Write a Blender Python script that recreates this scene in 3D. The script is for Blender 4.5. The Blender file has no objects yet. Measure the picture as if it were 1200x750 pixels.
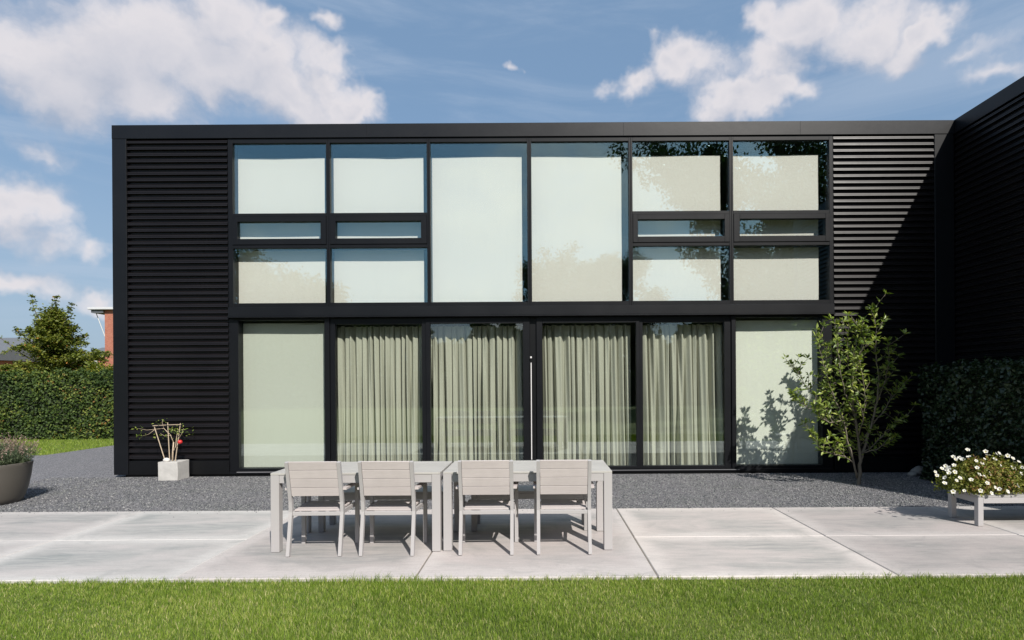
import bpy, bmesh, math, random
import numpy as np
from mathutils import Vector, Matrix, Euler

R = math.radians
rng = np.random.default_rng(7)
random.seed(7)
S = bpy.context.scene
C = S.collection

# ------------------------------------------------------------------ camera
EYE = 1.6
ROLL = 0.0061
F = 660.0
cam_d = bpy.data.cameras.new('camera')
cam = bpy.data.objects.new('camera', cam_d)
C.objects.link(cam)
cam_d.sensor_width = 36
cam_d.lens = 36 * F / 1200
cam_d.shift_x = -32 / 1200
cam_d.shift_y = 74 / 1200
cam_d.clip_end = 3000
cam_d.clip_start = 0.05
M = Matrix.Rotation(ROLL, 4, 'Y') @ Matrix.Rotation(R(90), 4, 'X')
cam.matrix_world = Matrix.Translation((0, 0, EYE)) @ M
S.camera = cam

def at(px, py, D):
    """photo pixel -> world point at depth D"""
    dx, dy = px - 632, py - 449
    dxx, dyy = dx - ROLL * dy, dy + ROLL * dx
    return Vector((dxx / F * D, D, EYE - dyy / F * D))

# ------------------------------------------------------------------ view / sun / sky
S.render.engine = 'CYCLES'
S.view_settings.view_transform = 'Standard'
S.view_settings.look = 'None'
S.view_settings.exposure = 0.47
S.view_settings.gamma = 1
S.cycles.max_bounces = 10
S.cycles.transparent_max_bounces = 24
S.cycles.use_denoising = True
S.cycles.caustics_reflective = False
S.cycles.caustics_refractive = False

SUN = Vector((0.495, -1.0, 0.98)).normalized()
sd = bpy.data.lights.new('sun', 'SUN')
sd.energy = 4.3
sd.angle = R(0.5)
sd.color = (1.0, 0.95, 0.88)
sun = bpy.data.objects.new('sun', sd)
C.objects.link(sun)
sun.rotation_euler = (-SUN).to_track_quat('-Z', 'Y').to_euler()
sun.location = (8, -20, 20)

world = bpy.data.worlds.new('World')
S.world = world
world.use_nodes = True

class NT:
    def __init__(s, nt):
        s.nt = nt; s.n = nt.nodes; s.l = nt.links
    def new(s, t, **kw):
        nd = s.n.new(t)
        for k, v in kw.items(): setattr(nd, k, v)
        return nd
    def put(s, sock, v):
        if isinstance(v, bpy.types.NodeSocket): s.l.new(v, sock)
        elif v is not None: sock.default_value = v
    def m(s, op, a, b=None, c=None, clamp=False):
        nd = s.new('ShaderNodeMath', operation=op, use_clamp=clamp)
        s.put(nd.inputs[0], a); s.put(nd.inputs[1], b) if b is not None else 0
        if c is not None: s.put(nd.inputs[2], c)
        return nd.outputs[0]
    def v(s, op, a, b=None):
        nd = s.new('ShaderNodeVectorMath', operation=op)
        s.put(nd.inputs[0], a)
        if b is not None: s.put(nd.inputs[1], b)
        return nd.outputs['Value'] if op in ('LENGTH', 'DOT_PRODUCT') else nd.outputs[0]
    def scale(s, a, f):
        nd = s.new('ShaderNodeVectorMath', operation='SCALE')
        s.put(nd.inputs[0], a); s.put(nd.inputs['Scale'], f)
        return nd.outputs[0]
    def noise(s, vec, scale=5, detail=4, rough=0.5, dist=0, lac=2):
        nd = s.new('ShaderNodeTexNoise')
        if vec is not None: s.put(nd.inputs['Vector'], vec)
        nd.inputs['Scale'].default_value = scale; nd.inputs['Detail'].default_value = detail
        nd.inputs['Roughness'].default_value = rough; nd.inputs['Distortion'].default_value = dist
        nd.inputs['Lacunarity'].default_value = lac
        return nd.outputs['Fac'], nd.outputs['Color']
    def voro(s, vec, scale=5, feature='F1'):
        nd = s.new('ShaderNodeTexVoronoi', feature=feature)
        if vec is not None: s.put(nd.inputs['Vector'], vec)
        nd.inputs['Scale'].default_value = scale
        return nd
    def mix(s, fac, a, b, mode='MIX'):
        nd = s.new('ShaderNodeMix', data_type='RGBA', blend_type=mode)
        s.put(nd.inputs[0], fac)
        s.put(nd.inputs[6], a if isinstance(a, bpy.types.NodeSocket) else tuple(a) + (1,))
        s.put(nd.inputs[7], b if isinstance(b, bpy.types.NodeSocket) else tuple(b) + (1,))
        return nd.outputs[2]
    def ramp(s, fac, pts, interp='LINEAR'):
        nd = s.new('ShaderNodeValToRGB')
        nd.color_ramp.interpolation = interp
        e = nd.color_ramp.elements
        while len(e) < len(pts): e.new(0.5)
        for q, (p, c) in zip(e, pts):
            q.position = p; q.color = (tuple(c) + (1,)) if hasattr(c, '__len__') else (c, c, c, 1)
        s.put(nd.inputs[0], fac)
        return nd.outputs[0]
    def remap(s, v, a, b, c=0, d=1, smooth=False):
        nd = s.new('ShaderNodeMapRange')
        if smooth: nd.interpolation_type = 'SMOOTHSTEP'
        s.put(nd.inputs[0], v)
        for i, q in enumerate((a, b, c, d)): nd.inputs[i + 1].default_value = q
        return nd.outputs[0]

# cloud positions as directions on the sky dome: (px, py, radius px, stretch z, weight)
CL = [(20, 60, 85, 1.2, 1), (110, 55, 95, 1.2, 1), (200, 55, 85, 1.2, 1), (255, 95, 75, 1.3, 1), (330, 110, 66, 1.5, 1),
      (400, 112, 42, 1.6, 1), (160, 115, 80, 1.5, 1), (80, 105, 70, 1.3, .9), (312, 14, 26, 1.2, .8), (380, 20, 18, 1.5, .6),
      (245, 20, 62, 1, 1), (300, 60, 60, 1.2, .9), (385, 85, 40, 1.4, .8), (35, 238, 62, 1.7, .95), (0, 245, 60, 1.5, .9), (42, 182, 34, 1.7, .62), (118, 288, 30, 1.6, .6), (15, 330, 60, 3.0, .58),
      (124, 352, 26, 1.8, .6), (60, 275, 60, 2.4, .5), (955, 18, 66, 1.3, 1), (1020, 28, 66, 1.2, 1), (1075, 38, 45, 1.4, 1),
      (1045, 62, 34, 1.2, .9), (905, 8, 34, 1.1, .8), (915, 72, 50, 1.5, .72), (868, 118, 58, 1.9, .92), (905, 112, 44, 2, .85),
      (835, 78, 40, 1.0, .55), (806, 55, 40, 1.3, .9), (785, 82, 42, 1.2, .88), (768, 38, 24, 1.6, .7), (748, 112, 26, 1.0, .75),
      (712, 105, 14, .8, .5), (600, 84, 13, 1.3, .7), (1165, 96, 50, 3.2, .42), (1130, 75, 50, 3.5, .36), (845, 135, 40, 2.2, .7)]
W = NT(world.node_tree)
W.n.clear()
sky = W.new('ShaderNodeTexSky', sky_type='NISHITA')
sky.sun_disc = False
sky.sun_elevation = math.asin(SUN.z)
sky.sun_rotation = math.atan2(SUN.x, SUN.y)
sky.altitude = 10
sky.air_density = 1.1
sky.dust_density = 1.6
sky.ozone_density = 1.6
dirv = W.v('NORMALIZE', W.new('ShaderNodeTexCoord').outputs['Generated'])

def cloud_field(off):
    n0 = W.v('ADD', dirv, off)
    _, w = W.noise(n0, 5.5, 5, 0.6)
    warp = W.scale(W.v('SUBTRACT', w, (0.5, 0.5, 0.5)), 0.17)
    n1 = W.v('ADD', n0, warp)
    acc = None
    for (px, py, r, sz, wt) in CL:
        c = at(px, py, 1.0) - Vector((0, 0, EYE)); k = c.length; c.normalize()
        rr = r * (1.12 if px < 500 else 0.98) / F / (k ** 1.4)
        d = W.v('LENGTH', W.v('MULTIPLY', W.v('SUBTRACT', n1, tuple(c)), (1 / rr, 1 / rr, sz / rr)))
        q = W.m('MULTIPLY_ADD', d, -wt, wt)
        acc = q if acc is None else W.m('SMOOTH_MAX', acc, q, 0.25)
    # scattered fair weather clouds over the half of the sky behind the viewer
    sx = W.new('ShaderNodeSeparateXYZ'); W.put(sx.inputs[0], n0)
    iz = W.m('DIVIDE', 1.0, W.m('ADD', W.m('ABSOLUTE', sx.outputs[2]), 0.22))
    pr = W.scale(W.v('MULTIPLY', n0, (1, 1, 0.3)), iz)
    g, _ = W.noise(pr, 1.1, 6, 0.55)
    back = W.m('MULTIPLY', W.m('SUBTRACT', g, 0.47), 3.0)
    back = W.m('MULTIPLY', back, W.remap(sx.outputs[1], 0.25, -0.1, 0, 1, True))
    acc = W.m('MAXIMUM', acc, W.m('SUBTRACT', back, W.remap(sx.outputs[1], -0.1, 0.25, 0, 1)))
    f, _ = W.noise(n1, 9, 9, 0.62)
    return W.m('ADD', acc, W.m('MULTIPLY', W.m('SUBTRACT', f, 0.5), 1.05))
d0 = cloud_field((0, 0, 0))
d1 = cloud_field((0.012, 0.0, 0.042))
dens = W.remap(d0, -0.14, 0.60, 0, 0.95, True)
lit = W.m('ADD', W.m('MULTIPLY', W.m('SUBTRACT', d0, d1), 1.0), 0.62, clamp=True)
core = W.remap(d0, 0.30, 1.0, 1.0, 0.52)
lit = W.m('MULTIPLY', lit, core)
ccol = W.mix(lit, (3.9, 4.25, 5.1), (7.3, 6.9, 7.0))
# thin cirrus veil
sx = W.new('ShaderNodeSeparateXYZ'); W.put(sx.inputs[0], dirv)
cz, _ = W.noise(W.v('MULTIPLY', dirv, (1.2, 1.2, 7)), 2.2, 7, 0.6, 0.6)
veil = W.m('MULTIPLY', W.remap(cz, 0.42, 0.75, 0, 0.35, True), W.remap(sx.outputs[2], -0.02, 0.12, 0, 1))
skyc = W.mix(1.0, sky.outputs[0], (0.86, 0.95, 0.98), 'MULTIPLY')
skyc = W.mix(0.62, skyc, (2.15, 3.4, 5.2))
hz = W.remap(sx.outputs[2], 0.0, 0.42, 0.55, 0, True)
skyc = W.mix(hz, skyc, (3.6, 4.5, 5.6))
col = W.mix(veil, skyc, (4.6, 5.3, 6.4))
col = W.mix(dens, col, ccol)
bg = W.new('ShaderNodeBackground'); W.put(bg.inputs[0], col); bg.inputs[1].default_value = 0.085
W.l.new(bg.outputs[0], W.new('ShaderNodeOutputWorld').inputs[0])

# ------------------------------------------------------------------ materials
def mat(name):
    m = bpy.data.materials.new(name); m.use_nodes = True
    t = NT(m.node_tree); b = t.n['Principled BSDF']
    return m, t, b
def coords(t, kind='Object'): return t.new('ShaderNodeTexCoord').outputs[kind]
def bump(t, b, h, strength=0.3, dist=0.01):
    nd = t.new('ShaderNodeBump'); nd.inputs['Strength'].default_value = strength; nd.inputs['Distance'].default_value = dist
    t.put(nd.inputs['Height'], h); t.l.new(nd.outputs[0], b.inputs['Normal'])

def metal_mat(name, col, rough=0.33, var=0.3, spec=0.5):
    m, t, b = mat(name)
    p = coords(t)
    n, _ = t.noise(p, 1.3, 5, 0.6)
    n2, _ = t.noise(p, 45, 3, 0.6)
    c2 = tuple(min(1, x * (1 + var) + 0.002) for x in col)
    t.put(b.inputs['Base Color'], t.mix(n, col, c2))
    t.put(b.inputs['Roughness'], t.m('ADD', t.m('MULTIPLY', n, 0.14), t.m('ADD', t.m('MULTIPLY', n2, 0.08), rough - 0.1)))
    b.inputs['Specular IOR Level'].default_value = spec
    bump(t, b, n, 0.25, 0.01)
    return m
M_black = metal_mat('black_coated_metal', (0.002, 0.0023, 0.003), 0.40, 0.4, 0.3)
M_fascia = metal_mat('dark_grey_fascia_metal', (0.002, 0.0025, 0.004), 0.40, 0.5, 0.36)
M_clad = metal_mat('black_corrugated_metal', (0.0048, 0.0038, 0.0046), 0.38, 0.4, 0.32)
M_frame = metal_mat('black_window_frame', (0.003, 0.0035, 0.005), 0.40, 0.3, 0.28)
M_sill = metal_mat('grey_sill_metal', (0.16, 0.16, 0.17), 0.5, 0.1)
M_steel = metal_mat('satin_steel', (0.62, 0.6, 0.6), 0.35, 0.1)

def glass_mat(name, r0, refl, tint):
    m, t, b = mat(name)
    t.n.remove(b)
    geo = t.new('ShaderNodeNewGeometry')
    c = t.m('ABSOLUTE', t.v('DOT_PRODUCT', geo.outputs['Normal'], geo.outputs['Incoming']))
    p = t.m('POWER', t.m('SUBTRACT', 1.0, c), 5.0)
    fac = t.m('MULTIPLY_ADD', p, 1 - r0, r0, clamp=True)
    tr = t.new('ShaderNodeBsdfTransparent'); tr.inputs[0].default_value = tint + (1,)
    gl = t.new('ShaderNodeBsdfGlossy'); gl.inputs['Color'].default_value = refl + (1,); gl.inputs['Roughness'].default_value = 0.0
    n, _ = t.noise(coords(t), 0.5, 0, 0.5)
    bp = t.new('ShaderNodeBump'); bp.inputs['Strength'].default_value = 0.03; bp.inputs['Distance'].default_value = 0.02
    t.put(bp.inputs['Height'], n); t.l.new(bp.outputs[0], gl.inputs['Normal'])
    mx = t.new('ShaderNodeMixShader'); t.put(mx.inputs[0], fac)
    t.l.new(tr.outputs[0], mx.inputs[1]); t.l.new(gl.outputs[0], mx.inputs[2])
    t.l.new(mx.outputs[0], t.n['Material Output'].inputs[0])
    return m
M_glass = glass_mat('coated_window_glass', 0.145, (0.62, 0.93, 1.0), (0.985, 0.99, 0.975))
M_glass_g = glass_mat('green_tinted_door_glass', 0.09, (0.85, 0.97, 0.98), (0.945, 0.965, 0.94))

def fabric(name, col, weave=400, trans=0.25):
    m, t, b = mat(name)
    p = coords(t)
    n, _ = t.noise(t.v('MULTIPLY', p, (1, 1, 6)), weave / 8, 3, 0.7)
    n2, _ = t.noise(t.v('MULTIPLY', p, (6, 1, 0.4)), 3, 4, 0.6)
    k = t.m('ADD', t.m('MULTIPLY', n, 0.6), t.m('MULTIPLY', n2, 0.4))
    cc = t.mix(k, tuple(x * 0.9 for x in col), tuple(min(1, x * 1.06) for x in col))
    t.put(b.inputs['Base Color'], cc)
    b.inputs['Roughness'].default_value = 0.9
    b.inputs['Specular IOR Level'].default_value = 0.1
    tl = t.new('ShaderNodeBsdfTranslucent'); t.put(tl.inputs[0], cc)
    mx = t.new('ShaderNodeMixShader'); mx.inputs[0].default_value = trans
    t.l.new(b.outputs[0], mx.inputs[1]); t.l.new(tl.outputs[0], mx.inputs[2])
    t.l.new(mx.outputs[0], t.n['Material Output'].inputs[0])
    return m
M_blind = fabric('pale_blind_fabric', (0.93, 0.925, 0.875), 300, 0.10)
M_blind_g = fabric('grey_green_blind_fabric', (0.68, 0.685, 0.64), 300, 0.08)
M_curtain = fabric('sage_curtain_fabric', (0.53, 0.52, 0.455), 500, 0.06)

def plain(name, col, rough=0.8, var=0.15, scale=6, bstr=0.2, bdist=0.005):
    m, t, b = mat(name)
    p = coords(t)
    n, _ = t.noise(p, scale, 6, 0.6)
    t.put(b.inputs['Base Color'], t.mix(n, tuple(x * (1 - var) for x in col), tuple(min(1, x * (1 + var)) for x in col)))
    b.inputs['Roughness'].default_value = rough
    bump(t, b, t.noise(p, scale * 8, 4, 0.6)[0], bstr, bdist)
    return m
M_inner = plain('interior_plaster', (0.10, 0.10, 0.095), 0.8)
M_ifloor = plain('interior_floor', (0.14, 0.13, 0.12), 0.6)

def slat_mat(name, col):
    m, t, b = mat(name)
    p = coords(t)
    n, _ = t.noise(t.v('MULTIPLY', p, (2.5, 30, 30)), 4, 5, 0.65)
    n2, _ = t.noise(p, 3, 4, 0.6)
    k = t.m('ADD', t.m('MULTIPLY', n, 0.5), t.m('MULTIPLY', n2, 0.5))
    ri = t.new('ShaderNodeObjectInfo').outputs['Random']
    c = t.mix(t.remap(k, 0.3, 0.7), tuple(x * 0.84 for x in col), tuple(x * 1.08 for x in col))
    c = t.mix(t.m('MULTIPLY', ri, 0.18), c, tuple(x * 0.72 for x in col))
    t.put(b.inputs['Base Color'], c)
    b.inputs['Roughness'].default_value = 0.6
    bump(t, b, n, 0.15, 0.002)
    return m
M_slat = slat_mat('greige_composite_slat', (0.51, 0.462, 0.452))
M_top = slat_mat('grey_composite_tabletop', (0.43, 0.415, 0.39))
M_furn = metal_mat('light_grey_coated_aluminium', (0.37, 0.355, 0.355), 0.5, 0.1)
M_benchm = metal_mat('mid_grey_bench_aluminium', (0.32, 0.31, 0.31), 0.45, 0.1)
M_bench_top = slat_mat('grey_bench_slat', (0.36, 0.35, 0.34))

def concrete():
    m, t, b = mat('trowelled_concrete')
    p = coords(t)
    uv = coords(t, 'UV')
    at_ = t.new('ShaderNodeAttribute'); at_.attribute_name = 'tone'
    big, _ = t.noise(t.v('MULTIPLY', p, (0.6, 1.2, 1)), 1.1, 5, 0.6, 0.6)
    streak, _ = t.noise(t.v('MULTIPLY', p, (0.7, 5, 1)), 2.2, 6, 0.65, 0.8)
    fine, _ = t.noise(p, 60, 5, 0.7)
    blot, _ = t.noise(p, 5, 5, 0.7)
    s = t.new('ShaderNodeSeparateXYZ'); t.put(s.inputs[0], uv)
    ex = t.m('MINIMUM', s.outputs[0], t.m('SUBTRACT', 1.0, s.outputs[0]))
    ey = t.m('MINIMUM', s.outputs[1], t.m('SUBTRACT', 1.0, s.outputs[1]))
    e = t.m('MINIMUM', t.m('MULTIPLY', ex, 2.0), t.m('MULTIPLY', ey, 1.3))
    e = t.m('ADD', e, t.m('MULTIPLY', t.m('SUBTRACT', streak, 0.5), 0.35))
    e = t.m('ADD', e, t.m('MULTIPLY', t.m('SUBTRACT', blot, 0.5), 0.16))
    edge = t.remap(e, 0.03, 0.24, 0, 1, True)
    core = t.mix(t.remap(streak, 0.32, 0.66), (0.235, 0.25, 0.245), (0.45, 0.425, 0.41))
    core = t.mix(t.remap(big, 0.4, 0.62), core, (0.48, 0.44, 0.425))
    c = t.mix(edge, (0.54, 0.51, 0.49), core)
    c = t.mix(t.m('MULTIPLY', t.remap(fine, 0.35, 0.75), 0.30), c, (0.22, 0.21, 0.2))
    brush, _ = t.noise(t.v('MULTIPLY', p, (1.6, 16, 1)), 3.0, 6, 0.7, 0.5)
    c = t.mix(t.remap(brush, 0.5, 0.72, 0, 0.45), c, (0.31, 0.30, 0.295))
    c = t.mix(t.remap(brush, 0.46, 0.3, 0, 0.4), c, (0.56, 0.54, 0.52))
    stain, _ = t.noise(t.v('ADD', p, (3, 1, 0)), 1.7, 7, 0.7, 1.4)
    c = t.mix(t.remap(stain, 0.54, 0.68, 0, 0.55), c, (0.31, 0.305, 0.295))
    speck = t.voro(p, 11).outputs['Distance']
    c = t.mix(t.remap(speck, 0.02, 0.05, 0.7, 0), c, (0.12, 0.11, 0.1))
    c = t.mix(1.0, c, at_.outputs['Color'], 'MULTIPLY')
    t.put(b.inputs['Base Color'], c)
    b.inputs['Roughness'].default_value = 0.75
    bump(t, b, t.m('ADD', t.m('MULTIPLY', fine, 0.4), blot), 0.25, 0.004)
    return m
M_conc = concrete()

def gravel():
    m, t, b = mat('grey_gravel')
    p = coords(t)
    v = t.voro(p, 75)
    v2 = t.voro(p, 140)
    big, _ = t.noise(p, 0.9, 5, 0.6)
    mid, _ = t.noise(p, 14, 4, 0.7)
    sp = t.new('ShaderNodeSeparateColor'); t.put(sp.inputs[0], v.outputs['Color'])
    c = t.ramp(sp.outputs[0], [(0, (0.06, 0.061, 0.072)), (0.4, (0.14, 0.14, 0.152)), (0.8, (0.24, 0.238, 0.25)), (1, (0.42, 0.40, 0.40))])
    c = t.mix(t.remap(big, 0.35, 0.7, 0, 0.3), c, (0.22, 0.21, 0.21))
    c = t.mix(t.remap(mid, 0.5, 0.75, 0, 0.5), c, (0.11, 0.11, 0.12))
    t.put(b.inputs['Base Color'], c)
    b.inputs['Roughness'].default_value = 0.8
    h = t.m('ADD', t.m('SUBTRACT', 1.0, v.outputs['Distance']), t.m('MULTIPLY', v2.outputs['Distance'], -0.4))
    bump(t, b, h, 0.9, 0.012)
    return m
M_gravel = gravel()

def attr_mat(name, ramp_pts, rough=0.6, trans=0.0, spec=0.3):
    """colour picked by the per-leaf random number stored on the mesh"""
    m, t, b = mat(name)
    a = t.new('ShaderNodeAttribute'); a.attribute_name = 'rnd'
    c = t.ramp(a.outputs['Fac'], ramp_pts)
    n, _ = t.noise(coords(t), 1.7, 3, 0.6)
    c = t.mix(t.remap(n, 0.3, 0.7, 0, 0.35), c, t.mix(1.0, c, (0.65, 0.8, 0.6), 'MULTIPLY'))
    t.put(b.inputs['Base Color'], c)
    b.inputs['Roughness'].default_value = rough
    b.inputs['Specular IOR Level'].default_value = spec
    if trans:
        tl = t.new('ShaderNodeBsdfTranslucent'); t.put(tl.inputs[0], t.mix(1.0, c, (1.3, 1.4, 0.5), 'MULTIPLY'))
        mx = t.new('ShaderNodeMixShader'); mx.inputs[0].default_value = trans
        t.l.new(b.outputs[0], mx.inputs[1]); t.l.new(tl.outputs[0], mx.inputs[2])
        t.l.new(mx.outputs[0], t.n['Material Output'].inputs[0])
    return m
M_grass = attr_mat('lawn_blades', [(0, (0.055, 0.105, 0.010)), (0.4, (0.19, 0.28, 0.034)), (0.75, (0.34, 0.41, 0.08)), (0.9, (0.50, 0.47, 0.19)), (1, (0.62, 0.54, 0.32))], 0.5, 0.3)
M_stone = attr_mat('gravel_chips', [(0, (0.065, 0.067, 0.077)), (0.5, (0.165, 0.165, 0.177)), (0.9, (0.29, 0.285, 0.295)), (1, (0.46, 0.44, 0.43))], 0.75)
M_hedge = attr_mat('ivy_hedge_leaves', [(0, (0.02, 0.040, 0.010)), (0.5, (0.055, 0.092, 0.018)), (0.8, (0.13, 0.17, 0.03)), (0.95, (0.20, 0.20, 0.04)), (1, (0.20, 0.11, 0.03))], 0.62, 0.15, 0.3)
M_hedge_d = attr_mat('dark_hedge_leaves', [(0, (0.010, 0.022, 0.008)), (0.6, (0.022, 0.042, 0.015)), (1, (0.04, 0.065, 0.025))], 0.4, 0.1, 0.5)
M_treeleaf = attr_mat('oak_leaves', [(0, (0.06, 0.085, 0.014)), (0.5, (0.15, 0.175, 0.025)), (0.85, (0.25, 0.24, 0.04)), (0.94, (0.34, 0.23, 0.04)), (1, (0.40, 0.15, 0.04))], 0.5, 0.25)
M_shrubleaf = attr_mat('glossy_shrub_leaves', [(0, (0.07, 0.115, 0.02)), (0.5, (0.17, 0.23, 0.04)), (0.9, (0.31, 0.36, 0.08)), (1, (0.42, 0.44, 0.12))], 0.38, 0.25, 0.5)
M_bigleaf = attr_mat('park_tree_leaves', [(0, (0.018, 0.035, 0.010)), (0.6, (0.038, 0.062, 0.016)), (1, (0.07, 0.095, 0.025))], 0.5, 0.2)
M_yellowleaf = attr_mat('yellow_green_leaves', [(0, (0.07, 0.10, 0.012)), (0.5, (0.16, 0.19, 0.02)), (1, (0.32, 0.29, 0.04))], 0.5, 0.25)
M_petleaf = attr_mat('petunia_leaves', [(0, (0.05, 0.065, 0.01)), (0.4, (0.13, 0.15, 0.02)), (0.75, (0.26, 0.25, 0.05)), (0.9, (0.26, 0.13, 0.05)), (1, (0.34, 0.20, 0.09))], 0.55, 0.25)
M_lav = attr_mat('lavender_foliage', [(0, (0.04, 0.065, 0.035)), (0.5, (0.08, 0.11, 0.06)), (1, (0.14, 0.16, 0.09))], 0.6, 0.15)
M_lavf = attr_mat('faded_lavender_flowers', [(0, (0.18, 0.12, 0.10)), (0.6, (0.30, 0.20, 0.18)), (1, (0.42, 0.32, 0.28))], 0.8, 0.1)
M_bark = plain('shrub_bark', (0.17, 0.145, 0.11), 0.85, 0.3, 12, 0.5, 0.006)
M_barkd = plain('dark_bark', (0.09, 0.075, 0.06), 0.9, 0.3, 8, 0.5, 0.01)
M_pot = metal_mat('taupe_glazed_pot', (0.075, 0.068, 0.058), 0.42, 0.25)
M_cube = plain('cast_white_concrete', (0.46, 0.45, 0.43), 0.85, 0.2, 14, 0.5, 0.006)
M_pebble = plain('white_pebble', (0.62, 0.60, 0.57), 0.6, 0.1, 8)
M_rock = plain('grey_boulder', (0.30, 0.29, 0.27), 0.85, 0.35, 9, 0.7, 0.02)
M_stake = plain('pale_bamboo', (0.45, 0.36, 0.26), 0.6, 0.2, 20)
M_red = plain('red_fruit', (0.55, 0.03, 0.03), 0.35, 0.2, 20, 0.05)
M_petal = plain('white_petal', (0.72, 0.70, 0.64), 0.6, 0.04, 20, 0.1)
M_flowerc = plain('yellow_flower_centre', (0.5, 0.45, 0.15), 0.7, 0.1, 20)
M_soil = plain('dark_soil', (0.05, 0.038, 0.028), 0.95, 0.4, 20, 0.8, 0.02)
M_render = plain('white_gutter', (0.6, 0.6, 0.58), 0.7, 0.1)
M_slate = plain('grey_slate', (0.12, 0.13, 0.145), 0.7, 0.2, 4)

def brick():
    m, t, b = mat('red_brick')
    p = coords(t)
    mp = t.new('ShaderNodeMapping'); t.put(mp.inputs[0], p); mp.inputs['Rotation'].default_value = (R(90), 0, 0)
    br = t.new('ShaderNodeTexBrick'); t.put(br.inputs['Vector'], mp.outputs[0])
    br.inputs['Scale'].default_value = 4.2
    br.inputs['Color1'].default_value = (0.33, 0.10, 0.06, 1); br.inputs['Color2'].default_value = (0.42, 0.15, 0.09, 1)
    br.inputs['Mortar'].default_value = (0.34, 0.26, 0.22, 1); br.inputs['Mortar Size'].default_value = 0.015
    n, _ = t.noise(p, 2.2, 5, 0.6)
    t.put(b.inputs['Base Color'], t.mix(t.remap(n, 0.3, 0.7, 0, 0.3), br.outputs[0], (0.28, 0.09, 0.06)))
    b.inputs['Roughness'].default_value = 0.85
    return m
M_brick = brick()

def ground_mat():
    m, t, b = mat('lawn_soil')
    p = coords(t)
    n, _ = t.noise(p, 30, 6, 0.7)
    n2, _ = t.noise(p, 0.35, 5, 0.6)
    c = t.mix(t.remap(n, 0.3, 0.7), (0.06, 0.09, 0.014), (0.15, 0.19, 0.035))
    c = t.mix(t.remap(n2, 0.35, 0.7, 0, 0.45), c, (0.16, 0.17, 0.045))
    t.put(b.inputs['Base Color'], c)
    b.inputs['Roughness'].default_value = 0.9
    bump(t, b, n, 0.8, 0.03)
    return m
M_ground = ground_mat()

# ------------------------------------------------------------------ helpers
def link(name, me, m=None, parent=None, smooth=False):
    o = bpy.data.objects.new(name, me); C.objects.link(o)
    if m is not None:
        for q in (m if isinstance(m, (list, tuple)) else [m]): me.materials.append(q)
    if smooth: me.polygons.foreach_set('use_smooth', [True] * len(me.polygons))
    if parent is not None: o.parent = parent
    return o
def obj(name, bm, m=None, parent=None, smooth=False):
    me = bpy.data.meshes.new(name)
    bmesh.ops.recalc_face_normals(bm, faces=bm.faces)
    bm.to_mesh(me); bm.free()
    return link(name, me, m, parent, smooth)
def box(bm, x0, x1, y0, y1, z0, z1, bev=0.0):
    r = bmesh.ops.create_cube(bm, size=1)
    vs = r['verts']
    bmesh.ops.scale(bm, verts=vs, vec=(x1 - x0, y1 - y0, z1 - z0))
    bmesh.ops.translate(bm, verts=vs, vec=((x0 + x1) / 2, (y0 + y1) / 2, (z0 + z1) / 2))
    if bev > 0:
        ed = list({e for v in vs for e in v.link_edges})
        bmesh.ops.bevel(bm, geom=ed, offset=bev, segments=1, affect='EDGES', profile=0.5)
def boxo(name, m, parent, *a, bev=0.0):
    bm = bmesh.new(); box(bm, *a, bev=bev); return obj(name, bm, m, parent)
def thing(name, label, cat, loc=(0, 0, 0), group=None, rz=0):
    o = bpy.data.objects.new(name, None); C.objects.link(o)
    o.location = loc; o.rotation_euler = (0, 0, rz); o.empty_display_size = 0.2
    return tag(o, label, cat, group)
def tag(o, label, cat, group=None, kind=None):
    o['label'] = label; o['category'] = cat
    if group: o['group'] = group
    if kind: o['kind'] = kind
    return o
def structure(o, label=None, cat=None):
    o['kind'] = 'structure'
    if label: o['label'] = label
    if cat: o['category'] = cat
    return o
def bar(bm, a, b, w, d, up=Vector((1, 0, 0))):
    """rectangular bar from a to b; w along 'up', d across"""
    a, b = Vector(a), Vector(b)
    ax = (b - a).normalized(); u = (up - ax * up.dot(ax)).normalized(); v = ax.cross(u)
    ps = []
    for q in (a, b):
        for (i, j) in ((-1, -1), (1, -1), (1, 1), (-1, 1)):
            ps.append(bm.verts.new(q + u * (i * w / 2) + v * (j * d / 2)))
    for f in ((0, 1, 2, 3), (4, 5, 6, 7), (0, 1, 5, 4), (1, 2, 6, 5), (2, 3, 7, 6), (3, 0, 4, 7)):
        bm.faces.new([ps[k] for k in f])
def sweep_rect(bm, pts, w, d):
    """flat bar following pts in the YZ plane; w along X, d across the path"""
    rings = []
    n = len(pts)
    for i, p in enumerate(pts):
        p = Vector(p)
        t = (Vector(pts[min(i + 1, n - 1)]) - Vector(pts[max(i - 1, 0)])).normalized()
        nrm = t.cross(Vector((1, 0, 0))).normalized()
        rings.append([bm.verts.new(p + Vector((1, 0, 0)) * (a * w / 2) + nrm * (b * d / 2)) for a, b in ((-1, -1), (1, -1), (1, 1), (-1, 1))])
    for i in range(n - 1):
        for k in range(4):
            bm.faces.new([rings[i][k], rings[i][(k + 1) % 4], rings[i + 1][(k + 1) % 4], rings[i + 1][k]])
    bm.faces.new(rings[0]); bm.faces.new(rings[-1])
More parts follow.
